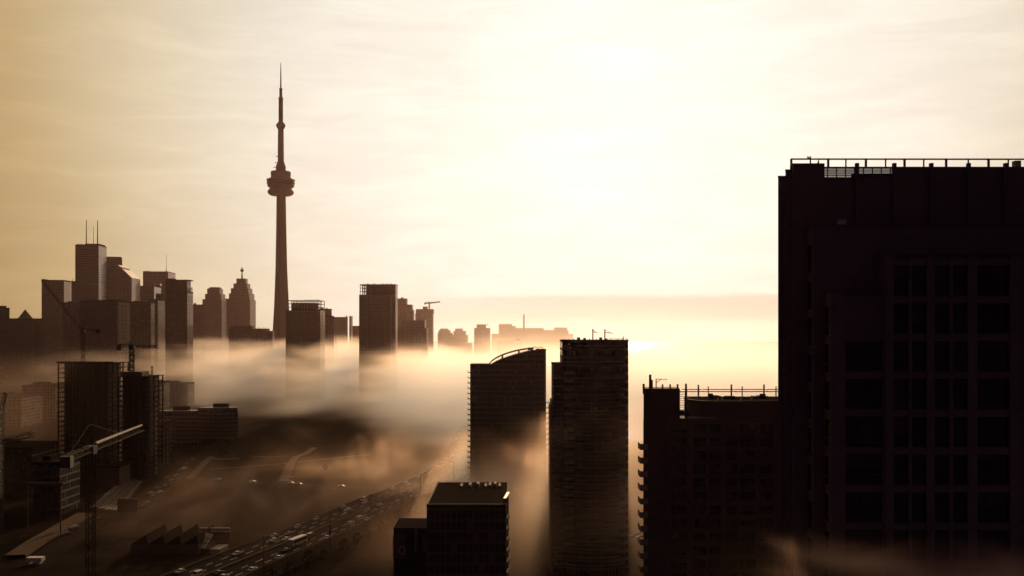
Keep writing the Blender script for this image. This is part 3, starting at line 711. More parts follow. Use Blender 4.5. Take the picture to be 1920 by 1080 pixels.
br = MB().box(0, 1.4, 0, 5, -.15, .15).box(1.28, 1.4, 0, 5, .15, 1.15).mesh('balcony', M['concrete'])
part('side_wall', MB().box(X(1020), X(1023.8), Y + .6, Y + 1.15, Z(752), Z(656.5)), 'concrete_dark', t)
for i in range(16): inst('balcony', br, t, (X(1024), Y + 2.5, Z(756) - i * 3.0))

# ------------------------------------------------------------------ round-fronted tower
Y = 353.0
t = thing('apartment_tower', 'round-fronted dark tower with balcony slots on its right, two small davits on the roof', 'tower', (X(1107), Y + 16, 0))
def bow(l, r, y0, sag, depth, n=14):
    pts = []; a, b = PX(l, Y), PX(r, Y)
    for i in range(n + 1):
        u = i / n; pts.append((a + (b - a) * u, y0 + sag * (2 * u - 1) ** 2))
    return pts + [(b, y0 + sag + depth), (a, y0 + sag + depth)]
m, nt, out = newmat('round_tower_wall'); k = N(nt)
uv = k.n('ShaderNodeTexCoord').outputs['Object']; s3 = k.sep(uv)
fz = k.math('FRACT', k.math('DIVIDE', s3[2], 3.0)); fx = k.math('FRACT', k.math('DIVIDE', s3[0], 1.35))
gl = k.math('MULTIPLY', k.math('LESS_THAN', fz, .72), k.math('LESS_THAN', fx, .86))
wn = k.n('ShaderNodeTexWhiteNoise', noise_dimensions='2D'); k.put(wn.inputs['Vector'], k.comb(k.math('FLOOR', k.math('DIVIDE', s3[0], 2.7)), k.math('FLOOR', k.math('DIVIDE', s3[2], 3.0)), 0.0))
bs = k.n('ShaderNodeBsdfPrincipled')
pane = k.mixc(k.math('GREATER_THAN', wn.outputs['Value'], .86), (.012, .011, .013, 1), (.07, .055, .05, 1))
k.put(bs.inputs['Base Color'], k.mixc(gl, (.13, .105, .095, 1), pane)); k.put(bs.inputs['Roughness'], k.math('MULTIPLY_ADD', gl, -.55, .75))
nt.links.new(bs.outputs[0], out.inputs[0]); M['round'] = m
part('wall', MB().prism(bow(1055.5, 1173, Y, 4.5, 18), 0, Z(640)), 'round', t)
part('side_wall', MB().prism([(X(1173), Y + 4.5), (X(1181.5), Y + 5.4), (X(1181.5), Y + 22), (X(1173), Y + 22.4)], 0, Z(641)), 'condo_b', t)
part('left_wing', MB().box(X(1038), X(1055.4), Y + 3.5, Y + 20, 0, Z(684)), 'round', t)
part('wing_parapet', MB().box(X(1037.4), X(1056), Y + 3.2, Y + 20, Z(684), Z(682)), 'roof_dark', t)
part('lower_wing', MB().box(X(1034.5), X(1038), Y + 4, Y + 18, 0, Z(752)), 'condo_b', t)
part('lower_wing', MB().box(X(1032), X(1034.5), Y + 5, Y + 18, 0, Z(761)), 'condo_b', t)
part('parapet', MB().prism(bow(1055, 1174, Y - .25, 4.5, 18.4), Z(640), Z(637.5)), 'roof_dark', t)
part('parapet', MB().prism([(X(1174), Y + 4.2), (X(1182), Y + 5.2), (X(1182), Y + 22), (X(1174), Y + 22.4)], Z(641), Z(637.8)), 'roof_dark', t)
rib = MB().prism(bow(1055.2, 1173.6, -.18 + 0, 4.5, 1.0), -.22, .22)
Yk = Y; rib = MB(); f_ = [(p[0], p[1]) for p in bow(1055.2, 1173.5, Y - .18, 4.5, .5)]
rib.prism([(x - PX(1107, Y), y - Y) for x, y in f_], -.2, .2); ribm = rib.mesh('floor_band', M['concrete'])
wrib = MB().box(-.1, PX(1055, Y) - PX(1038, Y), -.15, .2, -.2, .2).mesh('floor_band', M['concrete'])
for i in range(28):
    z = Z(648.5) - i * 3.0
    if i % 2 == 0 or i > 3: inst('floor_band', ribm, t, (PX(1107, Y), Y, z))
    if z < Z(686): inst('floor_band', wrib, t, (X(1038), Y + 3.5, z))
bk = MB().box(0, X(1173) - X(1160.5), -1.3, 0.6, -.14, .14).box(0, X(1173) - X(1160.5), -1.3, -1.2, .14, 1.15).mesh('balcony', M['concrete'])
slot = MB().box(0.1, X(1172.6) - X(1160.5), -.1, .5, .2, 2.6).mesh('balcony_recess', M['glass_dark'])
for i in range(24):
    z = Z(702) - i * 3.0
    inst('balcony', bk, t, (X(1160.5), Y + 3.2, z)); inst('balcony_recess', slot, t, (X(1160.5), Y + 2.6, z))
bk2 = MB().box(0, X(1076) - X(1057), -1.1, 0.6, -.14, .14).box(0, X(1076) - X(1057), -1.1, -1.0, .14, 1.1).mesh('balcony', M['concrete'])
for i in range(22): inst('balcony', bk2, t, (X(1057), Y + 2.2, Z(702) - i * 3.0))
zr = Z(637.5)
for a, b, e, y_ in ((1115, 616.5, 1123, 623.6), (1138, 617, 1153, 625)):
    dv = MB().bar((X(a), Y + 8, zr), (X(a), Y + 8, Z(b)), .22).bar((X(a), Y + 8, Z(y_ - 1.5)), (X(e), Y + 6.5, Z(y_)), .14).bar((X(a), Y + 8, Z(b + 1)), (X(a) + (X(e) - X(a)) * .7, Y + 7, Z(y_ - .6)), .07)
    part('davit', dv, 'metal_dark', t)
for a, b, h in ((1084.5, 1090, 632.6), (1096.5, 1101, 633.8), (1127, 1132, 632.8), (1138.5, 1142, 634.8)):
    part('roof_plant', MB().box(X(a), X(b), Y + 6, Y + 8, zr, Z(h)), 'roof_dark', t)
for a, h in ((1057, 635), (1062.5, 635.5), (1068, 635), (1077, 635), (1107, 634.8), (1120, 635), (1148, 635.6), (1161, 635.5), (1169, 635.5), (1171.3, 630.7), (1177, 635.4), (1180, 635.6)):
    part('roof_post', MB().bar((X(a), Y + 4.5, zr - .6), (X(a), Y + 4.5, Z(h)), .16), 'metal_dark', t)
part('railing', MB().bar((X(1142), Y + 6, Z(634.6)), (X(1180), Y + 6, Z(635.6)), .08), 'metal_dark', t)

# ------------------------------------------------------------------ terraced grey block with the rooftop machinery
Y = 212.0
def window_mesh(w, h, nv, nh, tr=.06, depth=.12, name='window'):
    """pane with frame and glazing bars; origin at the lower left corner of the opening"""
    m = MB(); m.quad((0, 0, 0), (w, 0, 0), (w, 0, h), (0, 0, h))
    gm = m.mesh('pane', M['glass_dark'])
    f = MB()
    f.box(0, w, -depth, 0.0, 0, tr * 1.6).box(0, w, -depth, 0.0, h - tr, h).box(0, tr, -depth, 0.0, tr * 1.6, h - tr).box(w - tr, w, -depth, 0.0, tr * 1.6, h - tr)
    for i in range(1, nv): x = w * i / nv; f.box(x - tr / 2, x + tr / 2, -depth * .7, -.01, tr * 1.6, h - tr)
    for zf in nh: f.box(tr, w - tr, -depth * .55, -.015, h * zf - tr / 2, h * zf + tr / 2)
    return f.mesh(name, M['metal_dark']), gm
BLR = random.Random(8)
def window(t, fm, gm, loc):
    w = inst('window', fm, t, loc); p = bpy.data.objects.new('pane', gm); col.objects.link(p); p.parent = w; ORG[p] = ORG[w]
    u = BLR.random()
    if u < .42:                                    # a blind drawn part of the way down behind the frame
        xs = [v.co.x for v in gm.vertices]; zs_ = [v.co.z for v in gm.vertices]; ww, hh = max(xs), max(zs_); dn = hh * BLR.choice((.2, .3, .45, .6, .95)); xa, xb = (0.08, ww - .08) if u < .25 else ((0.08, ww * .5) if u < .33 else (ww * .5, ww - .08))
        b = MB().box(xa, xb, -.012, -.004, hh - dn, hh - .06).mesh('blind', M['blind'])
        o = bpy.data.objects.new('blind', b); col.objects.link(o); o.parent = w; ORG[o] = ORG[w]
M['blind'] = plain('blind', (0.09, 0.075, 0.08), 0.9, spec=0.0)
t = thing('apartment_block', 'black mid-height block with a machinery-filled roof terrace and open ladder slot', 'building', (X(1330), Y + 14, 0))
zt = Z(728.5); zm = Z(787); D = 26
M['block_wall'] = plain('block_wall', (0.10, 0.08, 0.085), 0.85, scale=.15, spec=0.1)
# left core, slot, penthouse with a rounded corner, main body
part('left_core', MB().prism([(X(1206.5), Y), (X(1275), Y), (X(1275), Y + 6), (X(1206.5) + .9, Y + 6)], zm, zt), 'block_wall', t)
part('wall', MB().prism([(X(1206.5), Y + .35), (X(1560), Y + .35), (X(1560), Y + D), (X(1206.5) + D * .145, Y + D)], 0, zm), 'block_wall', t)
pen = [(X(1301), Y + 12)] + [(X(1301) + (X(1334) - X(1301)) * u, Y + 12 - 9.5 * (1 - (1 - u) ** 2) ** .5) for u in (.05, .15, .3, .5, .75, 1)] + [(X(1560), Y + 2.5), (X(1560), Y + 17), (X(1301) + 1.2, Y + 17)]
part('penthouse', MB().prism(pen, zm, PZ(752.5, Y + 2.5)), 'block_wall', t)
part('penthouse_roof', MB().prism(offset(pen, -.4), PZ(752.5, Y + 2.5), PZ(752.3, Y + 2.5)), 'roof_dark', t)
rim = [(p[0], p[1]) for p in pen]
m = MB(); r2 = offset(rim, .18); r3 = offset(rim, -.25); z0_, z1_ = PZ(752.5, Y + 2.5) + .005, PZ(751.4, Y + 2.5)
for i in range(len(r2)):
    j = (i + 1) % len(r2); m.quad((*r2[i], z0_), (*r2[j], z0_), (*r2[j], z1_), (*r2[i], z1_)); m.quad((*r2[i], z1_), (*r2[j], z1_), (*r3[j], z1_), (*r3[i], z1_)); m.quad((*r3[j], z0_), (*r3[i], z0_), (*r3[i], z1_), (*r3[j], z1_))
part('penthouse_rim', m, 'concrete_dark', t)
part('terrace_slab', MB().box(X(1262), X(1345), Y - .3, Y + 12, zm + .01, zm + .35), 'concrete_dark', t)
# posts along the roof
for a, h, r_ in ((1207.4, 719.5, .22), (1243, 720.5, .16), (1257.2, 720.5, .16), (1271.2, 720.5, .18)):
    part('roof_post', MB().bar((X(a), Y + .5, zt - 1.2), (X(a), Y + .5, Z(h)), r_), 'metal_dark', t)
part('flue', MB().bar((X(1220.3), Y + 1, zt), (X(1220.3), Y + 1, Z(702.5)), .25).box(X(1219.6), X(1225), Y + .7, Y + 1.7, zt, Z(712)), 'metal_dark', t)
part('davit', MB().bar((X(1231.5), Y + 1, zt), (X(1231.5), Y + 1, Z(711)), .1).bar((X(1230.6), Y + 1, Z(711)), (X(1252.5), Y + 1, Z(711.6)), .07).bar((X(1231.5), Y + 1, Z(718)), (X(1241.5), Y + 1, Z(711.4)), .06), 'metal_dark', t)
for a, h, lo, r_, dy in ((1286.2, 719.5, 776, .2, .4), (1309.5, 721.5, 748, .15, 0), (1328, 724.5, 752, .11, 9), (1371.3, 720.8, 745, .15, 0), (1391.6, 724.5, 748, .11, 9), (1432.5, 720.8, 745, .15, 0), (1455, 724.5, 752, .11, 9), (1492, 720.8, 745, .15, 0)):
    yy = Y + dy + 1.0; part('roof_post', MB().bar((PX(a, yy), yy, PZ(lo, yy)), (PX(a, yy), yy, PZ(h, yy)), r_), 'metal_dark', t)
for yy, h in ((Y + 1, 734.2), (Y + 10, 730.2)):
    part('guard_rail', MB().bar((PX(1275, yy), yy, PZ(h, yy)), (PX(1560, yy), yy, PZ(h, yy)), .1), 'metal_dark', t)
for a in (1281, 1322, 1382, 1442):
    yy = Y + 1; y2 = Y + 10
    part('rail_brace', MB().bar((PX(a, yy), yy, PZ(734.2, yy)), (PX(a - 6, y2), y2, PZ(730.2, y2)), .07), 'metal_pale', t)
lm = MB().bar((X(1275.6), Y + 8, zm), (X(1275.6), Y + 8, Z(735)), .06).bar((X(1300), Y + 8, zm), (X(1300), Y + 8, Z(735)), .1)
for i in range(9): lm.bar((X(1275.6), Y + 8, Z(739.5 + i * 4.2)), (X(1300), Y + 8, Z(739.5 + i * 4.2)), .045 if i != 6 else .08)
part('ladder', lm, 'metal_dark', t)
part('slot_wall', MB().box(X(1275.2), X(1301), Y + 9, Y + 10, zm, Z(775.5)), 'block_wall', t)
part('slot_pillar', MB().box(X(1285), X(1288.6), Y + .2, Y + .8, zm + .36, Z(735)), 'block_wall', t)
part('pump', MB().lathe([(.3, zm + .35), (.5, zm + .6), (.5, zm + 1.6), (.2, zm + 1.9), (.13, zm + 3.1)], X(1293), Y + 4, 12).box(X(1291), X(1300), Y + 3.5, Y + 4.5, zm + .4, zm + 1.2), 'metal_dark', t)
def ac(x0, x1, y0, z0, h, nm='cooling_unit'):
    m = MB().box(x0, x1, y0, y0 + 2.2, z0, z0 + h * .82)
    m.lathe([(.75, z0 + h * .82), (.8, z0 + h), (.6, z0 + h)], (x0 + x1) / 2, y0 + 1.1, 14)
    return m
zp_ = PZ(752.5, Y + 12)
yy = Y + 11
for a, b, h in ((1333, 1352, 741), (1412, 1440, 741.5)):
    zz = PZ(752.5, Y + 2.5); c_ = part('cooling_unit', ac(PX(a, yy), PX(b, yy), yy, zz, PZ(h, yy) - zz), 'metal_dark', t)
for a, b, h in ((1330, 1335.6, 738), (1359, 1377, 742.5), (1381, 1399, 746), (1426, 1433.6, 738.5)):
    zz = PZ(752.5, Y + 2.5); part('roof_plant', MB().box(PX(a, yy), PX(b, yy), yy - 1, yy + .8, zz, PZ(h, yy)), 'roof_dark', t)
for a in (1346, 1354, 1389, 1409):
    yy2 = Y + 4; zz = PZ(752.5, Y + 2.5); part('roof_lamp', MB().lathe([(.1, zz), (.1, zz + .35), (.2, zz + .4), (.12, zz + .6)], PX(a, yy2), yy2, 8), 'metal_pale', t)
# facade grid: piers, floor edges, windows
fh = 25.5 * Y / F
for a, b in ((1206.5, 1218), (1247, 1258), (1289, 1299.5), (1325, 1329), (1352, 1360.5), (1384, 1387), (1418, 1424), (1450, 1460), (1490, 1500)):
    part('pier', MB().box(X(a), X(b), Y, Y + .349, 0, zm - .02), 'block_wall', t)
sp_ = MB().box(0, X(1500) - X(1218), .1, .349, -.42, .42).mesh('floor_edge', M['block_wall'])
for i in range(24): inst('floor_edge', sp_, t, (X(1218.2), Y, zm - .42 - i * fh))
for a, b, nv in ((1258, 1289, 3), (1299.5, 1325, 2), (1329, 1352, 2), (1360.5, 1384, 2), (1387, 1418, 3), (1424, 1450, 2)):
    fm, gm = window_mesh(X(b) - X(a) - .1, fh - .9, nv, (.3,), .07, .1)
    for i in range(12): window(t, fm, gm, (X(a) + .05, Y + .3, zm - .42 - (i + 1) * fh + .44))
bl = MB().box(-.75, .9, -1.6, 2.5, -.12, .12).box(-.75, -.68, -1.6, 2.5, .12, 1.25).box(-.68, .9, -1.6, -1.53, .12, 1.25).mesh('balcony', M['concrete'])
for i in range(13): inst('balcony', bl, t, (X(1206.5), Y + 1.2, Z(842.5) - i * fh))
part('bracket_lamp', MB().bar((X(1206), Y - 1, Z(1004)), (X(1184), Y - 1, Z(1005)), .11).bar((X(1206), Y - 1, Z(996)), (X(1185), Y - 1, Z(1002.5)), .09).box(X(1179), X(1185), Y - 1.3, Y - .7, Z(1006), Z(1003)), 'white_paint', t)

# ------------------------------------------------------------------ the close high-rise
Y = 76.0; D = 24.0
t = thing('high_rise', 'huge black concrete high-rise close by, stepped in plan, with a railed roof', 'tower', (36, Y + D / 2, 0))
M['near_wall'] = plain('near_wall', (0.155, 0.12, 0.13), 0.8, scale=.5, var=.3)
XR = PX(2170, 76)
def at(px, Yq): return PX(px, Yq)
# receding corner fins: each stands a little farther back, the flank behind them falls away to the right
YF2, YF1 = 76.43, 76.88
xc0, xc1 = at(1487, 76), at(1546, 76); zc = PZ(308.6, 76)
def fin(x0, x1, y0, y1, z0, z1): return MB().prism([(x0, y0), (x1, y0), (x1, y1), (x0 + (y1 - y0) * .31, y1)], z0, z1)
for px0, px1, Yq, py in ((1458.8, 1474.5, YF1, 332), (1472.5, 1488, YF2, 320)):
    zt = PZ(py, Yq); x0, x1 = at(px0, Yq), at(px1, Yq)
    part('corner_fin', fin(x0, x1, Yq, Y + 3 if Yq == YF1 else YF1 + .2, 40, zt), 'near_wall', t)
    part('fin_coping', fin(x0 - .03, x1, Yq - .03, Yq + .4, zt, zt + .1), 'concrete_dark', t)
part('corner_block', MB().prism([(xc0, Y), (xc1, Y), (xc1, Y + .299), (xc1 + .5, Y + 2.4), (xc0 + 1.0, Y + 2.4), (xc0, YF2 + .45)], 40, zc), 'near_wall', t)
part('fin_coping', MB().box(xc0 - .04, xc1, Y - .04, Y + .4, zc, zc + .1), 'concrete_dark', t)
# main upper wall: solid below, an open slatted screen in the bay next to the corner
zpar = PZ(312.5, 76.3); zs = PZ(334, 76.3); xs1 = at(1678, 76.3)
part('wall', MB().prism([(xc1 + .002, Y + .3), (XR, Y + .3), (XR, Y + D), (xc1 + 6, Y + D)], 40, zs), 'near_wall', t)
part('parapet', MB().box(xs1, XR, Y + .3, Y + .7, zs, zpar), 'near_wall', t)
part('parapet', MB().box(XR - .4, XR, Y + .7, Y + D, zs, zpar), 'near_wall', t)
part('parapet', MB().box(xc1 + 6, XR - .4, Y + D - .4, Y + D, zs, zpar - .3), 'near_wall', t)
sm = MB()
for i in range(6):
    z = zs + (zpar - zs) * (i + .35) / 6; sm.box(xc1 + .002, xs1, Y + .38, Y + .46, z - .06, z + .06)
for i in range(8):
    x = xc1 + (xs1 - xc1) * (i + .5) / 8; sm.box(x - .035, x + .035, Y + .3, Y + .379, zs, zpar)
part('slat_screen', sm, 'near_wall', t)
part('screen_plinth', MB().prism([(at(1600, 76), Y + .47), (xs1, Y + .47), (xs1, Y + .55), (at(1600, 76), Y + .55)], zs, zs + .35), 'near_wall', t)
part('screen_cap', MB().box(xc1 + .002, xs1, Y + .3, Y + .7, zpar - .1, zpar), 'near_wall', t)
for a in (1608, 1678, 1747.5, 1817.5, 1887, 1956, 2026):
    part('pilaster', MB().box(at(a - 3, Y), at(a + 3, Y), Y - .02, Y + .299, PZ(424, Y), PZ(305.5, Y)), 'near_wall', t)
# roof rail
zr = PZ(296.6, Y + .1); yr = Y + .5
part('guard_rail', MB().bar((at(1483, yr), yr, zr), (XR, yr, zr - .02), .055), 'metal_dark', t)
for i, a in enumerate((1483.6, 1519.5, 1552.8, 1586, 1623.5, 1660.5, 1696, 1732, 1774, 1815.5, 1853.5, 1890.5, 1928, 1966, 2004, 2042)):
    x = at(a, yr); part('rail_post', MB().bar((x, yr, (PZ(322, yr) if i == 0 else PZ(314, yr))), (x, yr, zr), .075 if i % 2 == 0 else .045), 'metal_dark', t)
x = at(1517, yr); part('lightning_rod', MB().bar((x, yr, zr), (x, yr, zr + .2), .04).bar((x - .13, yr, zr + .1), (x - .1, yr, zr + .22), .03).bar((x + .13, yr, zr + .08), (x + .13, yr, zr + .24), .03).bar((x - .13, yr, zr + .1), (x + .13, yr, zr + .08), .03), 'metal_dark', t)
x = at(1528, 78); part('roof_ladder', MB().bar((x, 78, zc - .1), (x + .35, 78, PZ(298, 78)), .03).bar((at(1535, 78), 78, zc - .1), (at(1535, 78), 78, PZ(299, 78)), .03), 'metal_dark', t)
x = at(1909, 78); part('roof_hatch', MB().box(x - .25, x + .25, 78, 78.5, zpar - .3, PZ(301, 78)), 'concrete', t)
part('wall_vent', MB().box(at(1570, 76.2), at(1587, 76.2), Y + .2, Y + .298, PZ(425, 76), PZ(411, 76)), 'metal_pale', t)
# lower volumes, each a step nearer
Y3, Y4, Y5 = 74.5, 72.9, 72.6; FH = 71.0 * Y5 / F
x3 = at(1524.5, Y3); z3 = PZ(424, Y3)
part('lower_wall', MB().box(x3, XR, Y3, Y + .29, 40, z3), 'near_wall', t)
part('ledge', MB().box(x3 - .06, XR, Y3 - .06, Y + .295, z3, z3 + .12), 'concrete_dark', t)
x4 = at(1558, Y4); z4 = PZ(548, Y4)
part('bay_wall', MB().box(x4, at(1662, Y4), Y4 + .25, Y3 - .005, 40, z4), 'near_wall', t)
x5 = at(1662, Y5); z5 = PZ(478, Y5)
part('bay_wall', MB().box(x5 + .003, XR, Y5 + .28, Y3 - .005, 40, z5), 'near_wall', t)
part('ledge', MB().box(x5, XR, Y5 - .04, Y3 - .006, z5, z5 + .1), 'concrete_dark', t)
part('ledge', MB().box(x4 - .03, x5 - .01, Y4 - .04, Y3 - .006, z4, z4 + .1), 'concrete_dark', t)
for a, b in ((1558, 1585), (1655, 1660)):
    part('pier', MB().box(at(a, Y4), at(b, Y4), Y4, Y4 + .249, 40, z4 - .01), 'near_wall', t)
for a, b in ((1660.5, 1676), (1704.5, 1710.5), (1738, 1753), (1781, 1787.5), (1815, 1833), (1894, 1912), (1941, 1947), (1974, 1990)):
    part('pier', MB().box(at(a, Y5), at(b, Y5), Y5, Y5 + .279, 40, z5 - .01), 'near_wall', t)
spm = MB().box(0, 1, 0.06, .275, -.26, .26).mesh('spandrel', M['near_wall'])
floors = [PZ(562 + 71 * i, Y5) for i in range(-1, 9)]
for z in floors:
    for a, b, Yq in ((1585, 1655, Y4), (1676, 1738, Y5), (1753, 1815, Y5), (1833, 1894, Y5), (1912, 1974, Y5)):
        if Yq == Y4 and z > z4 - 1: continue
        inst('spandrel', spm, t, (at(a, Yq) + .004, Yq, z), scale=(at(b, Yq) - at(a, Yq) - .008, .9, 1))
for a, b, nv, Yq, dy in ((1585, 1655, 3, Y4, .24), (1676, 1704.5, 1, Y5, .27), (1710.5, 1738, 1, Y5, .27), (1753, 1781, 1, Y5, .27), (1787.5, 1815, 1, Y5, .27), (1833, 1894, 3, Y5, .27)):
    fm, gm = window_mesh(at(b, Yq) - at(a, Yq) - .02, FH - .54, nv, (.32, .9), .055, .09)
    for z in floors:
        if Yq == Y4 and z > z4 - 1: continue
        window(t, fm, gm, (at(a, Yq) + .01, Yq + dy - .01, z - FH + .27))
# windows in the narrow returns between the steps (they face left)
def side_windows(x, y0, y1, ztop, nm):
    w = y1 - y0
    f = MB().box(-.05, 0, 0, .06, 0, FH - .5).box(-.05, 0, w - .06, w, 0, FH - .5).box(-.05, 0, .06, w - .06, 0, .1).box(-.05, 0, .06, w - .06, FH - .6, FH - .5).box(-.04, 0, .06, w - .06, (FH - .5) * .32, (FH - .5) * .32 + .05)
    fm = f.mesh('window', M['concrete']); g = MB(); g.quad((-.01, 0, 0), (-.01, 0, FH - .5), (-.01, w, FH - .5), (-.01, w, 0)); gm = g.mesh('pane', M['glass_dark'])  # paler frames put the sky's light on these returns into the colour
    for i in range(nm):
        z = ztop - (i + 1) * FH
        if z > 62: window(t, fm, gm, (x, y0, z))
side_windows(at(1472.5, YF2), YF2 + .04, YF1 - .01, PZ(332, YF1) - 1.2, 13)
side_windows(xc0, 76.05, YF2 - .01, PZ(320, YF2) - 1.2, 13)
side_windows(x3, 74.7, 75.9, z3 - .8, 11)
side_windows(x4, 73.25, 74.4, z4 - .5, 9)

# ------------------------------------------------------------------ low dark building at the foot of the picture
Y = 262.0; zt = PZ(945, Y)
t = thing('warehouse', 'flat-roofed dark building below the highway bend, with a pale strip down its right side', 'building', (X(877), Y + 20, 0))
part('wall', MB().box(X(800), X(949), Y, Y + 40, 0, zt - .6), 'condo_fine', t)
part('roof', MB().box(X(799.5), X(949.5), Y - .1, Y + 40.1, zt - .6, zt - .35), 'roof_dark', t)
part('parapet', MB().box(X(799.5), X(949.5), Y - .1, Y + .25, zt - .35, zt), 'concrete_dark', t)
part('parapet', MB().box(X(799.5), X(799.5) + .35, Y + .26, Y + 40.1, zt - .35, zt), 'concrete_dark', t)
for i, a in enumerate((866, 882, 897, 911, 919, 929, 937)):
    yy = 296.0; x = PX(a, yy); zz = zt - .35
    part('roof_vent', MB().box(x - .35, x + .35, yy - 4, yy + 1, zz, zz + .5 + .3 * (i % 3)), 'concrete', t)
part('stair_tower', MB().box(X(949.6), X(953.5), Y + 6, Y + 16, 0, zt + 1.0), 'concrete', t)
part('roof_panel', MB().prism([(X(943.5), Y + 2), (X(949), Y + 2), (X(955.5), Y + 12), (X(950), Y + 12)], zt + 1.1, zt + 1.25), 'metal_pale', t)
sb = MB().box(0, .9, 0, 5, -.1, .1).box(.82, .9, 0, 5, .1, 1.0).mesh('balcony', M['concrete'])
for i in range(12): inst('balcony', sb, t, (X(949.2), Y + .5, zt - 4 - i * 3))
Y = 300.0; zt = PZ(992, Y)
t = thing('storage_block', 'low dark block left of the flat-roofed building, big painted ring on its front', 'building', (X(768), Y + 8, 0))
part('wall', MB().box(X(738), X(801), Y, Y + 16, 0, zt), 'roof_dark', t)
part('roof', MB().box(X(737.5), X(801.5), Y - .1, Y + 16.1, zt, zt + .3), 'roof_dark', t)
pn = part('sign_panel', MB().prism([(X(738.5), Y - .35), (X(762), Y - .35), (X(762), Y - .01), (X(738.5), Y - .01)], PZ(1047, Y), PZ(1002, Y)), 'brick', t)
rg = MB(); seg = 20
for i in range(seg):
    a0, a1 = 2 * math.pi * i / seg, 2 * math.pi * (i + 1) / seg
    f = lambda a: (X(754) + .78 * math.cos(a) + .12 * math.sin(a), Y - .42, PZ(1031, Y) + 1.25 * math.sin(a))
    rg.bar(f(a0), f(a1), .1)
part('painted_ring', rg, 'white_paint', pn)
part('sign_edge', MB().box(X(736.6), X(738.4), Y - .4, Y - .1, PZ(1047, Y), PZ(1003, Y)), 'metal_pale', t)
part('downpipe', MB().box(X(778), X(782), Y - .3, Y - .01, PZ(1035, Y), PZ(993, Y)), 'concrete', t)
part('sign_panel', MB().box(X(792), X(800), Y - .3, Y - .01, PZ(1034, Y), PZ(1001, Y)), 'concrete_dark', t)

# ------------------------------------------------------------------ ribbons on the ground
def catmull(pts, step):
    pts = [Vector(p) for p in pts]; P_ = [pts[0] * 2 - pts[1]] + pts + [pts[-1] * 2 - pts[-2]]; out = []
    for i in range(1, len(P_) - 2):
        a, b, c_, d = P_[i - 1], P_[i], P_[i + 1], P_[i + 2]; n = max(2, int((c_ - b).length / step))
        for j in range(n):
            u = j / n
            out.append(.5 * ((2 * b) + (c_ - a) * u + (2 * a - 5 * b + 4 * c_ - d) * u * u + (3 * b - a - 3 * c_ + d) * u ** 3))
    out.append(pts[-1]); return out
def normals(line):
    out = []
    for i, p in enumerate(line):
        q = line[min(i + 1, len(line) - 1)] - line[max(i - 1, 0)]; q.z = 0; q.normalize(); out.append(Vector((q.y, -q.x, 0)))   # to the right
    return out
def ribbon(line, o0, o1, z0, z1=None, closed=False):
    """strip between the side offsets o0 and o1 at height z0 (a solid down to z1 if given)"""
    m = MB(); ns = normals(line)
    for i in range(len(line) - 1):
        a0, a1 = line[i] + ns[i] * o0, line[i] + ns[i] * o1; b0, b1 = line[i + 1] + ns[i + 1] * o0, line[i + 1] + ns[i + 1] * o1
        u = lambda p, z: (p.x, p.y, z)
        m.quad(u(a0, z0), u(a1, z0), u(b1, z0), u(b0, z0))
        if z1 is not None:
            m.quad(u(a0, z1), u(a0, z0), u(b0, z0), u(b0, z1)); m.quad(u(a1, z0), u(a1, z1), u(b1, z1), u(b1, z0))
    return m

# the highway on its low embankment
HZD = 5.0
cl = [G(px, py, HZD) for px, py in ((150, 1180), (300, 1118), (455, 1052), (560, 1010), (640, 976), (712, 944), (780, 917), (836, 890), (862, 868), (874, 846), (882, 824), (896, 800), (920, 776), (960, 752))]
line = catmull(cl, 9.0)
HW = 13.2
solo('highway', ribbon(line, -HW, HW, HZD, 0.0), 'asphalt', 'wide highway sweeping up from the bottom of the picture, crowded with traffic', 'road', None, 'structure')
for o in (-HW + .5, HW - .8, -.3):
    pass
solo('kerb', ribbon(line, HW, HW + .35, HZD + .95, 0.0), 'kerb', 'concrete edge wall of the highway beside the dark verge', 'kerb', None, 'structure')
solo('kerb', ribbon(line, -HW - .35, -HW, HZD + .95, 0.0), 'kerb', 'concrete edge wall of the highway on the side of the sheds', 'kerb', None, 'structure')
solo('median_kerb', ribbon(line, -.3, .3, HZD + .85, HZD), 'kerb', 'low concrete barrier down the middle of the highway', 'barrier', None, 'structure')
mk = MB(); ns = normals(line)
for i in range(0, len(line) - 1):
    for o in (-9.2, -5.4, 5.4, 9.2):
        a = line[i] + ns[i] * o; b = line[i].lerp(line[i + 1], .45) + ns[i] * o
        w = ns[i] * .09; mk.quad(a - w + Vector((0, 0, .006)), a + w + Vector((0, 0, .006)), b + w + Vector((0, 0, .006)), b - w + Vector((0, 0, .006)))
solo('lane_marking', mk, 'white_paint', 'dashed white lane lines painted on the highway', 'lane marking', None, 'structure')

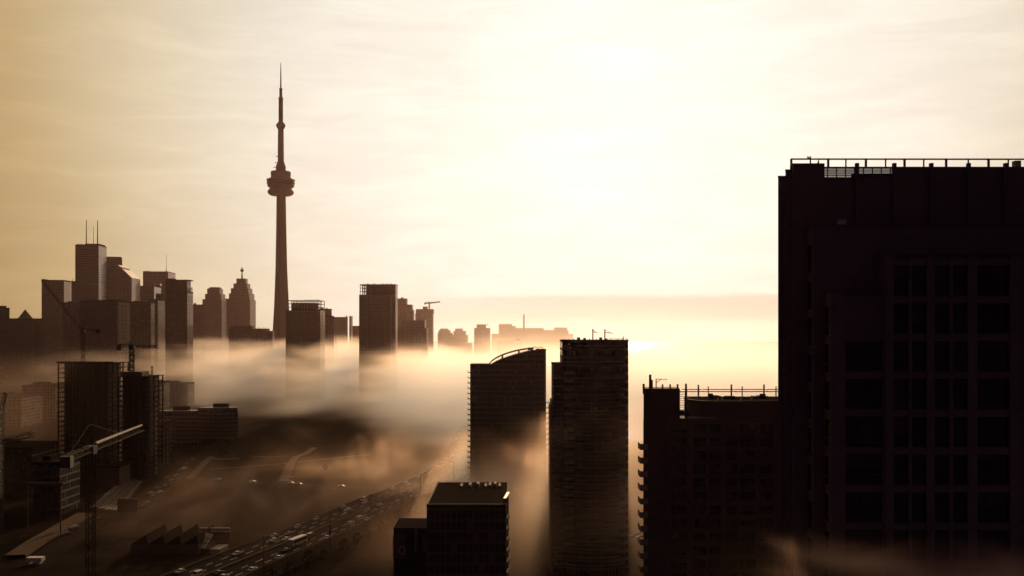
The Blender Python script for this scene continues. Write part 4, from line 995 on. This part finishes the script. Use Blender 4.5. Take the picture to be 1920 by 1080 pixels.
# ------------------------------------------------------------------ vehicles
def car_profile(L, Hh, kind):
    if kind == 'car': return [(-L / 2, .35), (-L / 2, .78), (-L * .43, .9), (-L * .22, .95), (-L * .08, Hh - .04), (L * .2, Hh), (L * .36, .98), (L * .47, .93), (L / 2, .75), (L / 2, .35)]
    if kind == 'van': return [(-L / 2, .35), (-L / 2, .95), (-L * .33, 1.1), (-L * .2, Hh - .06), (L * .44, Hh), (L / 2, 1.0), (L / 2, .35)]
    return [(-L / 2, .4), (-L / 2, 1.6), (-L * .47, Hh - .1), (L * .48, Hh), (L / 2, Hh - .2), (L / 2, .4)]
def car_meshes(kind, L, W, Hh):
    """body, glass, tyre and hub meshes; the car points along -x at the origin"""
    pr = car_profile(L, Hh, kind); m = MB(); n = len(pr)
    def wd(z): return W / 2 if z < 1.0 or kind == 'bus' else W / 2 * (1 - .22 * (z - 1.0) / max(.01, Hh - 1.0))
    for sgn in (-1, 1): m.v += [Vector((x, sgn * wd(z), z)) for x, z in pr]
    m.f.append(list(range(n))); m.f.append([2 * n - 1 - i for i in range(n)])
    for i in range(n):
        j = (i + 1) % n; m.f.append([j, i, n + i, n + j])
    g = MB()
    if kind == 'car':
        for sgn in (-1, 1): g.quad((-L * .16, sgn * (W / 2 - .005), 1.0), (L * .29, sgn * (W / 2 - .005), 1.0), (L * .18, sgn * (wd(Hh) + .035), Hh - .1), (-L * .07, sgn * (wd(Hh) + .035), Hh - .1))
        g.quad((-L * .215, -W * .40, 1.0), (-L * .215, W * .40, 1.0), (-L * .095, W * .36, Hh - .07), (-L * .095, -W * .36, Hh - .07))
        g.quad((L * .35, -W * .38, 1.02), (L * .35, W * .38, 1.02), (L * .225, W * .34, Hh - .02), (L * .225, -W * .34, Hh - .02))
    elif kind == 'van':
        for sgn in (-1, 1): g.quad((-L * .25, sgn * (W / 2 + .004), 1.1), (L * .42, sgn * (W / 2 + .004), 1.1), (L * .4, sgn * (wd(Hh - .25) + .02), Hh - .25), (-L * .18, sgn * (wd(Hh - .25) + .02), Hh - .25))
        g.quad((-L * .325, -W * .42, 1.15), (-L * .325, W * .42, 1.15), (-L * .215, W * .37, Hh - .12), (-L * .215, -W * .37, Hh - .12))
    else:
        for sgn in (-1, 1): g.quad((-L * .46, sgn * (W / 2 + .01), 1.5), (L * .45, sgn * (W / 2 + .01), 1.5), (L * .45, sgn * (W / 2 + .01), Hh - .5), (-L * .46, sgn * (W / 2 + .01), Hh - .5))
        g.quad((-L / 2 - .01, -W * .42, 1.65), (-L / 2 - .01, W * .42, 1.65), (-L * .48, W * .42, Hh - .2), (-L * .48, -W * .42, Hh - .2))
    wl = MB(); r = .33 if kind != 'bus' else .48
    for k_ in range(14):
        a0, a1 = 2 * math.pi * k_ / 14, 2 * math.pi * (k_ + 1) / 14
        wl.quad((r * math.cos(a0), -.1, r * math.sin(a0)), (r * math.cos(a1), -.1, r * math.sin(a1)), (r * math.cos(a1), .1, r * math.sin(a1)), (r * math.cos(a0), .1, r * math.sin(a0)))
    for yy in (-.1, .1): wl.quad(*[(r * math.cos(2 * math.pi * k_ / 14), yy, r * math.sin(2 * math.pi * k_ / 14)) for k_ in (range(14) if yy < 0 else range(13, -1, -1))])
    return m, g.mesh('window_glass', M['car_glass']), wl.mesh('wheel', M['tyre']), r
M['car_glass'] = plain('car_glass', (0.02, 0.018, 0.018), 0.4, spec=0.3)
CARS = {}
for kind, L, W, Hh in (('car', 4.5, 1.8, 1.45), ('van', 4.9, 1.95, 1.95), ('bus', 11.5, 2.5, 3.1), ('truck', 8.0, 2.4, 3.2)):
    m, g, w, r = car_meshes(kind if kind != 'truck' else 'bus', L, W, Hh)
    CARS[kind] = ({c_: m.mesh(kind + '_body', M['car_' + c_]) for c_ in ('pale', 'grey', 'dark')}, g, w, r, L, W)
def vehicle(kind, colr, loc, rz, label, group, parts=True, name=None):
    body, g, w, r, L, W = CARS[kind]
    nm = name or {'car': 'car', 'van': 'van', 'bus': 'bus', 'truck': 'box_truck'}[kind]
    if not parts:
        o = bpy.data.objects.new(nm, body[colr]); col.objects.link(o); o.location = loc; o.rotation_euler = (0, 0, rz)
        return tag(o, label, nm.replace('_', ' '), group)
    t = thing(nm, label, nm.replace('_', ' '), loc, group, rz)
    def pt(n_, me, l):
        o = bpy.data.objects.new(n_, me); col.objects.link(o); o.parent = t; o.location = l; return o
    pt('body', body[colr], (0, 0, 0)); pt('window_glass', g, (0, 0, 0))
    for sx in (-.31, .31):
        for sy in (-1, 1): pt('wheel', w, (L * sx, sy * (W / 2 - .08), r))
    return t
ORDN = 'first second third fourth fifth sixth seventh eighth ninth tenth eleventh twelfth thirteenth fourteenth fifteenth sixteenth seventeenth eighteenth nineteenth twentieth twenty-first twenty-second twenty-third twenty-fourth twenty-fifth twenty-sixth twenty-seventh twenty-eighth twenty-ninth thirtieth thirty-first thirty-second thirty-third thirty-fourth thirty-fifth'.split()
LANES = [(-11.2, 'lane beside the saw-toothed sheds'), (-7.3, 'second lane from the sheds'), (-3.0, 'lane left of the median'), (3.0, 'lane right of the median'), (7.3, 'second lane from the dark verge'), (11.2, 'lane beside the dark verge')]
acc = [0.0]
for a, b in zip(line, line[1:]): acc.append(acc[-1] + (b - a).length)
def along(s):
    for i in range(len(acc) - 1):
        if acc[i + 1] >= s:
            u = (s - acc[i]) / (acc[i + 1] - acc[i]); return line[i].lerp(line[i + 1], u), (line[i + 1] - line[i]).normalized(), ns[i]
    return line[-1], (line[-1] - line[-2]).normalized(), ns[-1]
rng = random.Random(4)
def pix(p): return CX + p.x / p.y * F, HY + (H - p.z) / p.y * F
HG = 'traffic on the wide highway'
for o, ln in LANES:
    s = 4.0 + rng.random() * 14; cnt = {}
    while s < acc[-1] - 4:
        p, d, n_ = along(s)
        kind = rng.choices(('car', 'van', 'truck'), (.86, .125, .015))[0]
        colr = rng.choices(('pale', 'grey', 'dark'), (.62, .2, .18))[0]
        loc = p + n_ * (o + rng.uniform(-.35, .35)); loc.z = HZD + .008
        px, py = pix(loc)
        vis = py < 1088 and px > -5 and p.y < 1130
        if vis:
            away = o > 0
            rz = math.atan2(d.y, d.x) + (math.pi if away else 0)
            key = (colr, kind); cnt[key] = cnt.get(key, 0) + 1
            what = {'pale': 'pale', 'grey': 'grey', 'dark': 'dark'}[colr] + ' ' + {'car': 'car', 'van': 'van', 'truck': 'box truck'}[kind]
            lab = f'{what} in the {ln}, {ORDN[min(cnt[key] - 1, 34)]} from the near end'
            vehicle(kind, colr, loc, rz, lab, HG, parts=p.y < 520)
        s += rng.uniform(10, 18) + (rng.random() ** 1.6) * (56 if p.y < 650 else 22)
p, d, n_ = along(min(acc, key=lambda s_: (along(s_)[0] - G(540, 1018, HZD)).length))
vehicle('bus', 'pale', Vector(((p + n_ * 5.2).x, (p + n_ * 5.2).y, HZD + .008)), math.atan2(d.y, d.x) + math.pi, 'long pale bus among the cars on the near stretch of highway', HG)

# street lamps along the verge of the highway
def lamp_post(loc, rz, h, label, group):
    t = thing('street_lamp', label, 'street lamp', loc, group, rz)
    o = bpy.data.objects.new('pole', LP_POLE); col.objects.link(o); o.parent = t; o.scale = (1, 1, h / 10)
    o = bpy.data.objects.new('lamp_head', LP_HEAD); col.objects.link(o); o.parent = t; o.location = (0, 0, h)
    return t
LP_POLE = MB().bar((0, 0, 0), (0, 0, 10), .16, .09).mesh('pole', M['metal_dark'])
LP_HEAD = MB().bar((0, 0, -.1), (-2.0, 0, .5), .06).box(-2.9, -1.9, -.2, .2, .42, .6).mesh('lamp_head', M['metal_dark'])
for i, (px, py, lab) in enumerate(((495, 1068, 'street lamp nearest the bottom of the highway, on the dark verge'), (612, 1013, 'street lamp on the verge level with the pale bus'), (690, 978, 'street lamp on the verge above the ringed sign'), (775, 936, 'street lamp on the verge where the fog begins'), (832, 905, 'street lamp on the verge beside the flat-roofed building'), (880, 872, 'farthest street lamp, at the highway bend below the curved-roof tower'))):
    b = G(px, py, HZD); b = Vector((b.x, b.y, 0.0)); i_ = min(range(len(line)), key=lambda q_: (line[q_] - b).length)
    b = line[i_] + ns[i_] * (HW + 1.2); b.z = 0
    lamp_post(b, math.atan2(ns[i_].y, ns[i_].x), 17.5, lab, 'street lamps on the highway verge')

# ------------------------------------------------------------------ fields, paths and side streets
def flat(name, pxs, mat, z, label, cat='field'):
    pts = [G(a, b) for a, b in pxs]; pts = [(p.x, p.y) for p in pts]
    A = sum(pts[i][0] * pts[(i + 1) % len(pts)][1] - pts[(i + 1) % len(pts)][0] * pts[i][1] for i in range(len(pts)))
    if A < 0: pts = pts[::-1]
    m = MB(); m.quad(*[(x, y, z) for x, y in pts]); solo(name, m, mat, label, cat, None, 'structure')
def strip(name, pxs, w, mat, z, label, cat='path', zb=None, step=8.0):
    l = catmull([G(a, b) for a, b in pxs], step); solo(name, ribbon(l, -w / 2, w / 2, z, zb), mat, label, cat, None, 'structure'); return l
flat('lawn', ((372, 893), (470, 905), (530, 908), (560, 866), (470, 862), (398, 858)), 'lawn', .02, 'dark grass field between the crossing paths')
flat('lawn', ((548, 908), (660, 916), (760, 878), (690, 856), (566, 864)), 'lawn', .02, 'dark grass field right of the stepped path')
flat('lawn', ((402, 852), (560, 860), (690, 846), (720, 800), (600, 785), (470, 800)), 'lawn', .02, 'far dark grass field under the fog bank')
flat('lawn', ((380, 920), (640, 935), (560, 975), (420, 1000), (330, 985)), 'lawn', .02, 'brown open ground left of the highway')
strip('path', ((355, 898), (372, 880), (388, 864), (398, 856)), 5.0, 'path', .05, 'broad pale path climbing beside the side street')
strip('path', ((392, 860), (420, 861), (448, 860)), 6.0, 'path', .055, 'short pale path at the top of the broad path')
strip('path', ((392, 880), (500, 872), (600, 862), (692, 852)), 3.2, 'path', .05, 'long thin pale path crossing the dark fields')
strip('path', ((532, 902), (541, 880), (546, 868)), 6.0, 'path', .055, 'stepped path going down to the lower road')
strip('path', ((546, 868), (556, 856), (572, 851), (590, 839)), 5.0, 'path', .055, 'bent path beyond the crossing')
strip('path', ((470, 855), (500, 857), (540, 855)), 3.0, 'path', .05, 'short broken path in the far field')
for i, py in enumerate((902, 895, 888, 881)):
    a = G(536 + i * 2.2, py); solo('path_slab', MB().box(a.x - 4.2 + i * .3, a.x + 4.2 - i * .3, a.y - 3, a.y + 3, .06, .25 + i * .05), 'path', 'pale stone slab step of the stepped path, ' + ('lowest', 'second', 'third', 'topmost')[i] + ' of four', 'step', None, 'structure')
strip('road', ((225, 985), (262, 950), (300, 915), (340, 886), (385, 850), (440, 818), (500, 795)), 13, 'asphalt', .03, 'side street running up past the curved terrace block', 'road')
lr = strip('road', ((330, 893), (400, 902), (520, 909), (650, 916), (740, 912)), 9, 'asphalt', .035, 'lower road along the edge of the fields', 'road')
solo('kerb', ribbon(lr, -4.9, -4.5, .16, 0), 'kerb', 'pale kerb line along the lower road', 'kerb', None, 'structure')
ramp = catmull([G(28, 1046), G(70, 1018), G(115, 992), G(160, 966)], 8)
solo('ramp', ribbon(ramp, -4, 4, 1.2, 0), 'path', 'pale ramp road running up from the bottom left', 'road', None, 'structure')
solo('road', ribbon(catmull([G(60, 1062), G(120, 1018), G(180, 975), G(215, 955)], 8), -6, 6, .03), 'asphalt', 'dark road beside the pale ramp', 'road', None, 'structure')
for i, (a, b, c_, d_) in enumerate(((176, 952, 236, 898), (190, 954, 246, 899), (203, 956, 255, 900), (216, 957, 262, 902))):
    l = [G(a, b), G(a * .5 + c_ * .5, b * .5 + d_ * .5), G(c_, d_)]
    tl = ('outermost', 'second', 'third', 'nearest to the side street')[i]
    solo('railway_bed', ribbon(l, -2.0, 2.0, .25, 0), 'ballast', f'brown ballast bed of a railway track, {tl} of four', 'railway', 'railway tracks by the unfinished towers', 'structure')
    for o in (-.75, .75): solo('rail', ribbon(l, o - .07, o + .07, .42, .25), 'rail', f'steel rail on the {tl} ballast bed, ' + ('left one' if o < 0 else 'right one'), 'rail', 'railway tracks by the unfinished towers', 'structure')
# cars on the side streets
SS = 'cars on the side street by the terrace block'
k_ = {}
for px, py, ln in ((300, 925, 0), (288, 932, 0), (310, 914, 0), (322, 903, 0), (276, 945, 0), (330, 894, 0), (296, 917, 1), (316, 898, 1), (284, 926, 1), (345, 880, 0), (352, 872, 1), (268, 952, 1), (292, 940, 1), (338, 884, 1), (362, 864, 0)):
    p = G(px, py); colr = rng.choice(('pale', 'dark', 'grey')); kk = (colr,); k_[kk] = k_.get(kk, 0) + 1
    vehicle('car', colr, (p.x, p.y, .04), R(70) + (math.pi if ln else 0), f'{colr} car on the side street below the terrace block, {ORDN[k_[kk] - 1]} {colr} one going up', SS, parts=False)
for px, py, c_, lab in ((473, 905, 'pale', 'pale car on the lower road left of the stepped path'), (545, 908, 'pale', 'pale car on the lower road at the foot of the stepped path'), (560, 910, 'dark', 'dark car on the lower road just right of the stepped path'), (408, 901, 'grey', 'grey car on the lower road near its left end'), (640, 914, 'pale', 'pale car at the fogged right end of the lower road')):
    p = G(px, py); vehicle('car', c_, (p.x, p.y, .045), R(-8), lab, 'cars on the lower road', parts=False)
for px, py, c_, lab in ((136, 991, 'pale', 'pale car on the dark road beside the ramp'), (121, 1003, 'grey', 'grey car lower down the dark road beside the ramp'), (180, 976, 'dark', 'dark car at the top of the dark road beside the ramp')):
    p = G(px + 4, py); vehicle('car', c_, (p.x, p.y, .04), R(58), lab, 'cars by the ramp', parts=False)

# ------------------------------------------------------------------ sheds, billboards, buildings on the left
g0 = G(250, 1040); Yb = g0.y; zs_ = 8.0
t = thing('shed', 'long shed with a row of four saw-toothed roof ridges', 'shed', (PX(310, Yb), Yb, 0))
x0, x1 = PX(245, Yb), PX(372, Yb); dep = 22.0; zb = PZ(1036, Yb); zb = max(4.0, zb)
part('wall', MB().box(x0, x1, Yb, Yb + dep, 0, zb), 'brick', t)
for i in range(4):
    a = x0 + (x1 - x0) * i / 4; b = x0 + (x1 - x0) * (i + 1) / 4
    rr = MB(); rr.profile([(a, zb + .005), (b - .02, zb + .005), (b - .02, zb + .4), (a + (b - a) * .9, zb + 4.0)], Yb + .1, Yb + dep - .1)
    part('saw_tooth_roof', rr, 'roof_dark', t)
Yg = Yb + 2; a = P(371, 1030, Yg)
t = thing('skylight', 'bright slanted glass skylight catching the sun at the end of the saw-toothed shed', 'skylight', (PX(385, Yg), Yg, 0))
za, zc_ = PZ(1029, Yg), PZ(1008, Yg)
part('base', MB().box(PX(371, Yg), PX(392, Yg), Yg + .2, Yg + 9, 0, za), 'brick', t)

m = MB(); m.quad((PX(371, Yg), Yg, za + .3), (PX(384, Yg), Yg, za + .1), (PX(400, Yg + 9), Yg + 9, zc_ - .5), (PX(387, Yg + 9), Yg + 9, zc_ + .2))
part('glass', m, 'metal_pale', t)  # pale metal colour stands in for sunlight on the glass
m = MB()
for u in (.25, .5, .75):
    A = Vector((PX(371, Yg), Yg, za + .33)).lerp(Vector((PX(384, Yg), Yg, za + .13)), u); B_ = Vector((PX(387, Yg + 9), Yg + 9, zc_ + .24)).lerp(Vector((PX(400, Yg + 9), Yg + 9, zc_ - .46)), u); m.bar(A, B_, .12)
for u in (.33, .66):
    A = Vector((PX(371, Yg), Yg, za + .33)).lerp(Vector((PX(387, Yg + 9), Yg + 9, zc_ + .24)), u); B_ = Vector((PX(384, Yg), Yg, za + .13)).lerp(Vector((PX(400, Yg + 9), Yg + 9, zc_ - .46)), u); m.bar(A, B_, .12)
part('glazing_grid', m, 'metal_dark', t)
part('roof_slope', MB().prism([(PX(392.5, Yg), Yg + .2), (PX(412, Yg), Yg + .2), (PX(416, Yg), Yg + 9), (PX(396, Yg), Yg + 9)], 0, PZ(1030, Yg), ), 'roof_pale', t)
# billboards
def billboard(label, px0, px1, py0, py1, Yq, face, extra=None):
    t = thing('billboard', label, 'billboard', (PX((px0 + px1) / 2, Yq), Yq, 0))
    x0, x1, z1, z0 = PX(px0, Yq), PX(px1, Yq), PZ(py0, Yq), PZ(py1, Yq)
    part('panel', MB().box(x0, x1, Yq, Yq + .5, z0, z1), face, t)
    m = MB(); m.box(x0 - .2, x1 + .2, Yq - .12, Yq + .6, z1, z1 + .35).box(x0 - .2, x1 + .2, Yq - .12, Yq + .6, z0 - .35, z0); part('frame', m, 'concrete_dark', t)
    for u in (.2, .8): part('post', MB().bar((x0 + (x1 - x0) * u, Yq + .9, 0), (x0 + (x1 - x0) * u, Yq + .9, z1 - .3), .25), 'metal_dark', t)
    return t, x0, x1, z0, z1
t, x0, x1, z0, z1 = billboard('billboard with a pale picture of a dark tree on open ground', 220, 258, 936, 958, 470.0, 'path')
m = MB(); cx_ = (x0 + x1) / 2 - .8; zm_ = z0 + (z1 - z0) * .15
m.box(cx_ - .22, cx_ + .22, 469.93, 469.99, zm_, zm_ + 2.4)
for dx, dz, r_ in ((-1.0, 2.6, .7), (0, 3.0, .9), (1.0, 2.7, .75), (-1.9, 2.3, .5), (1.8, 2.4, .5)):
    m.prism([(cx_ + dx - r_, 469.9), (cx_ + dx + r_, 469.9), (cx_ + dx + r_, 469.99), (cx_ + dx - r_, 469.99)], zm_ + dz - r_ * .5, zm_ + dz + r_ * .5)
m.box(x0 + .2, x1 - .2, 469.94, 469.99, z1 - 1.9, z1 - 1.0)
part('picture', m, 'brick', t)
t, x0, x1, z0, z1 = billboard('back of a wide billboard with a bright top edge, above the shed', 375, 431.5, 993, 1012, 405.0, 'brick')
part('top_light_rail', MB().box(x0, x1, 404.2, 404.6, z1 - .9, z1 - .3), 'white_paint', t)
part('top_light_rail', MB().box(x0, x1, 404.2, 404.6, z1 + .45, z1 + .9), 'white_paint', t)

# curved terrace block: a low ribbed building with bowed balcony bands
def bowed(xc, yc, rad, a0, a1, dep, n=16):
    fr = [(xc + rad * math.cos(R(a0 + (a1 - a0) * i / n)), yc + rad * math.sin(R(a0 + (a1 - a0) * i / n))) for i in range(n + 1)]
    bk = [(xc + (rad - dep) * math.cos(R(a0 + (a1 - a0) * i / n)), yc + (rad - dep) * math.sin(R(a0 + (a1 - a0) * i / n))) for i in range(n, -1, -1)]
    return fr + bk
TG = 'curved terrace blocks behind the side street'
for (L_, R_, top, base, Yq, lab) in ((296, 372, 770, 838, 760, 'ribbed curved apartment block left, in thin fog'), (372, 446, 764, 832, 790, 'ribbed curved apartment block right of its twin, nearest the fog bank')):
    x0, x1 = PX(L_, Yq), PX(R_, Yq); w = x1 - x0; rad = w * 1.05; yc = Yq + rad * .86; xc = (x0 + x1) / 2
    t = thing('terrace_block', lab, 'apartment block', (xc, Yq + 8, 0), TG)
    h = PZ(top, Yq); o = bowed(xc, yc, rad, 241.5, 298.5, 14)
    part('wall', MB().prism(o, 0, h), 'condo', t)
    o2 = [(x - xc, y - (Yq + 8)) for x, y in bowed(xc, yc, rad + 1.6, 241.5, 298.5, 2.2)]
    bm = MB().prism(o2, -.2, .2); 
    fr = o2[:17]; bm2 = [(x * 1.0, y) for x, y in fr]
    for i in range(16):
        a, b = fr[i], fr[i + 1]; bm.quad((*a, .2), (*b, .2), (*b, 1.15), (*a, 1.15))
    bme = bm.mesh('balcony_band', M['concrete'])
    for i in range(1, int(h / 3.2)): inst('balcony_band', bme, t, (xc, Yq + 8, i * 3.2))
    part('roof_plant', MB().box(xc - 6, xc + 6, Yq + 6, Yq + 11, h, h + 2.6), 'roof_dark', t)

# unfinished concrete towers with their cranes
Yq = 604.0
M['frame_dark'] = plain('frame_dark', (0.055, 0.045, 0.042), 0.9, spec=0.0)
def frame_tower(label, L_, R_, top, Yq, dep, nfl_, bays, side_open, cat='building'):
    x0, x1, zt = PX(L_, Yq), PX(R_, Yq), PZ(top, Yq)
    t = thing('unfinished_tower', label, 'building', ((x0 + x1) / 2, Yq + dep / 2, 0)); fhh = zt / nfl_
    part('core', MB().box(x0 + (x1 - x0) * .12, x1 - (x1 - x0) * .12, Yq + 3, Yq + dep - 3, 0, zt - .2), 'concrete_dark', t)
    sl = MB().box(-(x1 - x0) / 2, (x1 - x0) / 2, -dep / 2, dep / 2, -.16, .16).mesh('floor_slab', M['frame_dark'])
    for i in range(1, nfl_ + 1): inst('floor_slab', sl, t, ((x0 + x1) / 2, Yq + dep / 2, i * fhh - .16))
    cm = MB().bar((0, 0, 0), (0, 0, zt - .3), .35).mesh('column', M['frame_dark'])
    for i in range(bays + 1): inst('column', cm, t, (x0 + .6 + (x1 - x0 - 1.2) * i / bays, Yq + .6, 0))
    for i in range(1, 4): inst('column', cm, t, (x1 - .6, Yq + .6 + (dep - 1.2) * i / 3, 0))
    return t, x0, x1, zt
t, x0, x1, zt = frame_tower('unfinished concrete tower in brown fog carrying a luffing crane', 107, 212, 681, Yq, 26, 23, 8, True)
part('edge_formwork', MB().box(x0 - .3, x1 + .3, Yq - .3, Yq - .05, zt, zt + 1.1), 'metal_dark', t)
for px in (112, 130, 149, 176, 198): part('formwork_post', MB().bar((PX(px, Yq), Yq + .5, zt), (PX(px, Yq), Yq + .5, zt + 1.6), .12), 'metal_dark', t)
t, x0, x1, zt = frame_tower('unfinished concrete tower in the fog with open slab edges, joined by a tall mast crane', 220, 281, 706, 590.0, 24, 20, 5, True)
part('core_head', MB().box(PX(221, 590), PX(261, 590), 594, 606, zt, PZ(697.5, 590)), 'concrete_dark', t)
m = MB()
for i, px in enumerate((262, 266, 271, 276, 280)): m.bar((PX(px, 590), 590.5, zt), (PX(px, 590), 590.5, zt + 1.5 + (i % 2)), .1)
m.bar((PX(262, 590), 590.5, zt + 1.3), (PX(284, 590), 590.5, zt + 1.3), .08); part('edge_railing', m, 'metal_dark', t)
solo('hoist_mast', MB().truss((PX(285, 588), 588, 0), (PX(285, 588), 588, PZ(686, 588)), .9, 40, .07), 'crane_paint', 'thin vertical hoist mast up the right edge of the unfinished tower', 'hoist mast', loc=(PX(285, 588), 588, 0))
t, x0, x1, zt = frame_tower('lower unfinished slab block with stacked open floors beside the side street', 270, 305, 792, 640.0, 22, 10, 4, True)
# cranes
CG = 'cranes on the building sites'
bx = (PX(156, 612), 612, PZ(681, 604)); 
crane('luffing_crane', 'luffing crane with a long thin boom raised to the left', bx, PZ(622, 612) - bx[2], (PX(79, 600), 600, PZ(526, 600)), 8.5, 1.6, CG, apex=7, r=.075, nm=8, nj=22)
bx = (PX(247, 598), 598, PZ(698, 592))
crane('tower_crane', 'short mast crane with a level dark arm on the unfinished tower', bx, PZ(652, 598) - bx[2], (PX(297, 598), 598, PZ(650, 598)), 7.5, 2.2, CG, apex=2.5, mats=('metal_dark', 'metal_dark'), r=.2, nm=8, nj=9)
Yc = 286.0; bx = (PX(170, Yc), Yc, 0.0)
t = crane('tower_crane', 'big tower crane near the bottom left with a sunlit level jib', bx, 54.0, (-133.8, 347, 55.2), 22, 2.0, CG, apex=7.4, r=.08, nm=24, nj=26)
m = MB(); a = Vector((bx[0], Yc + 1.5, 56.3)); b = Vector((-133.8, 347, 56.3)); m.bar(a.lerp(b, .05), b, .3, .22); part('jib_lit_edge', m, 'crane_lit_edge', t)  # added pale bar: sunlit top edge of the jib put into its colour
Yc = 260.0
t = crane('tower_crane', 'crane cut by the left edge, only its pale level jib showing', (-176, Yc, 0), 52.0, (PX(61, 300), 300, PZ(814, 300)), 15, 2.2, CG, apex=6, r=.08, nm=20, nj=22)
m = MB(); b = Vector((PX(61, 300), 300, PZ(813, 300))); a = Vector((-176, Yc, 53.6))
for dx in (0, .8): m.bar(a + Vector((dx, 0, dx * .6)), b + Vector((dx, 0, dx * .6)), .16)
part('jib_lit_edge', m, 'crane_lit_edge', t)  # added pale bars stand in for sun on the jib's top chords
solo('crane_boom', MB().truss((PX(2, 430), 430, 0), (PX(4, 430), 430, PZ(762, 430)), 1.2, 30, .1).truss((PX(4, 430), 430, PZ(762, 430)), (PX(10.5, 430), 430, PZ(737, 430)), 1.0, 6, .1).box(PX(9, 430), PX(12.5, 430), 429.5, 430.5, PZ(738, 430), PZ(735.5, 430)), 'metal_dark', 'dark bent crane boom standing at the left edge of the view', 'crane', CG, loc=(PX(4, 430), 430, 0))
# dim blocks of the city under the left fog
for l, r_, top, Yq, dep, mt, lab in ((-40, 40, 742, 900, 40, 'condo', 'dim block cut by the left edge in brown fog, behind the bent boom'), (42, 104, 722, 980, 36, 'condo_b', 'dim broad block in brown fog left of the unfinished towers'), (-60, 60, 838, 520, 30, 'off_dark', 'low dark roof below the crane jib at the left edge'), (62, 112, 866, 470, 22, 'off_dark', 'low dark building under the big tower crane'), (306, 352, 718, 1130, 24, 'condo_b', 'block fading into the lower edge of the fog bank'), (236, 300, 716, 1040, 30, 'condo', 'dim block behind the unfinished tower, half lost in fog'), (180, 224, 872, 560, 16, 'brick', 'low brick shed by the railway tracks')):
    block('city_block', lab, front(l, r_, Yq, dep), top, mt, 'building', plant=[(.2, .5, .2, .7, 2.2)])
# signboard on the low roof
solo('signboard', MB().box(PX(47, 420), PX(118, 420), 420, 420.4, PZ(911, 420), PZ(905, 420)).box(PX(50, 420), PX(52, 420), 420.1, 420.3, 0, PZ(911, 420)).box(PX(112, 420), PX(114, 420), 420.1, 420.3, 0, PZ(911, 420)), 'brick', 'long dim signboard in the dark lower left', 'signboard', loc=(PX(82, 420), 420, 0))
solo('parked_trailer', MB().box(PX(51, 372), PX(80, 372), 371, 374, 1.1, 2.6).box(PX(53, 372), PX(57, 372), 371.2, 373.8, .1, 1.09).box(PX(72, 372), PX(76, 372), 371.2, 373.8, .1, 1.09), 'white_paint', 'pale parked trailer at the bottom left', 'trailer', loc=(PX(65, 372), 372, 0))

# trees and bushes along the dark verge and the fields
def tree_mesh(seed, hh):
    rg = random.Random(seed); m = MB()
    for q in range(170):
        a = rg.uniform(0, 2 * math.pi); z = rg.uniform(.28, 1.0); rr = (.36 * math.sin(math.pi * min(1, (z - .22) / .8)) ** .7) * rg.uniform(.35, 1.08)
        c_ = Vector((rr * math.cos(a), rr * math.sin(a), z)) * hh; s_ = hh * rg.uniform(.035, .075)
        n_ = Vector((rg.uniform(-1, 1), rg.uniform(-1, 1), rg.uniform(-.3, 1))).normalized(); u = n_.orthogonal().normalized(); v = n_.cross(u)
        m.quad(c_ + u * s_, c_ + v * s_ * .8, c_ - u * s_, c_ - v * s_ * .9)
    tr = MB().bar((0, 0, 0), (0, 0, hh * .4), hh * .022, hh * .014)
    for a in range(5): tr.bar((0, 0, hh * (.3 + .03 * a)), (hh * .22 * math.cos(a * 1.3), hh * .22 * math.sin(a * 1.3), hh * (.55 + .05 * a)), hh * .01, hh * .004)
    return m.mesh('crown', M['leaf']), tr.mesh('trunk', M['bark'])
TREES = [tree_mesh(s_, 7.5) for s_ in (1, 2, 3)]
def tree(loc, k_, sc, label, group):
    t = thing('tree', label, 'tree', loc, group, rng.uniform(0, 6)); t.scale = (sc, sc, sc)
    for n_, me in (('crown', TREES[k_][0]), ('trunk', TREES[k_][1])):
        o = bpy.data.objects.new(n_, me); col.objects.link(o); o.parent = t
i = 0
for s_ in range(1, 30):
    p, d, n_ = along(20 + s_ * 13.0)
    if p.y > 640: break
    b = p + n_ * (HW + rng.uniform(4, 9)); b.z = 0; i += 1
    tree(b, i % 3, rng.uniform(.6, 1.0), 'small dark tree in the row below the highway verge', 'trees below the highway verge')
for px, py, lab in ((404, 856, 'tree standing by the top of the broad path'), (412, 857, 'second tree along the short pale path'), (422, 855, 'third tree along the short pale path, nearest its end'), (520, 849, 'lone tree in the far field'), (452, 893, 'lone tree in the near field left of the stepped path'), (610, 885, 'lone tree in the field right of the stepped path')):
    tree(G(px, py), i % 3, .7, lab, 'trees in the fields'); i += 1

# ------------------------------------------------------------------ render settings
scene.render.engine = 'CYCLES'
scene.view_settings.view_transform = 'Standard'; scene.view_settings.look = 'None'
scene.view_settings.exposure = 0.0; scene.view_settings.gamma = 1.0; scene.view_settings.use_curve_mapping = False
cy = scene.cycles
cy.use_denoising = True
try: cy.denoiser = 'OPENIMAGEDENOISE'
except Exception: pass
cy.max_bounces = 6; cy.diffuse_bounces = 2; cy.glossy_bounces = 2; cy.transmission_bounces = 2; cy.volume_bounces = 4; cy.transparent_max_bounces = 8
cy.volume_max_steps = 256
cy.use_adaptive_sampling = True; cy.adaptive_threshold = 0.02
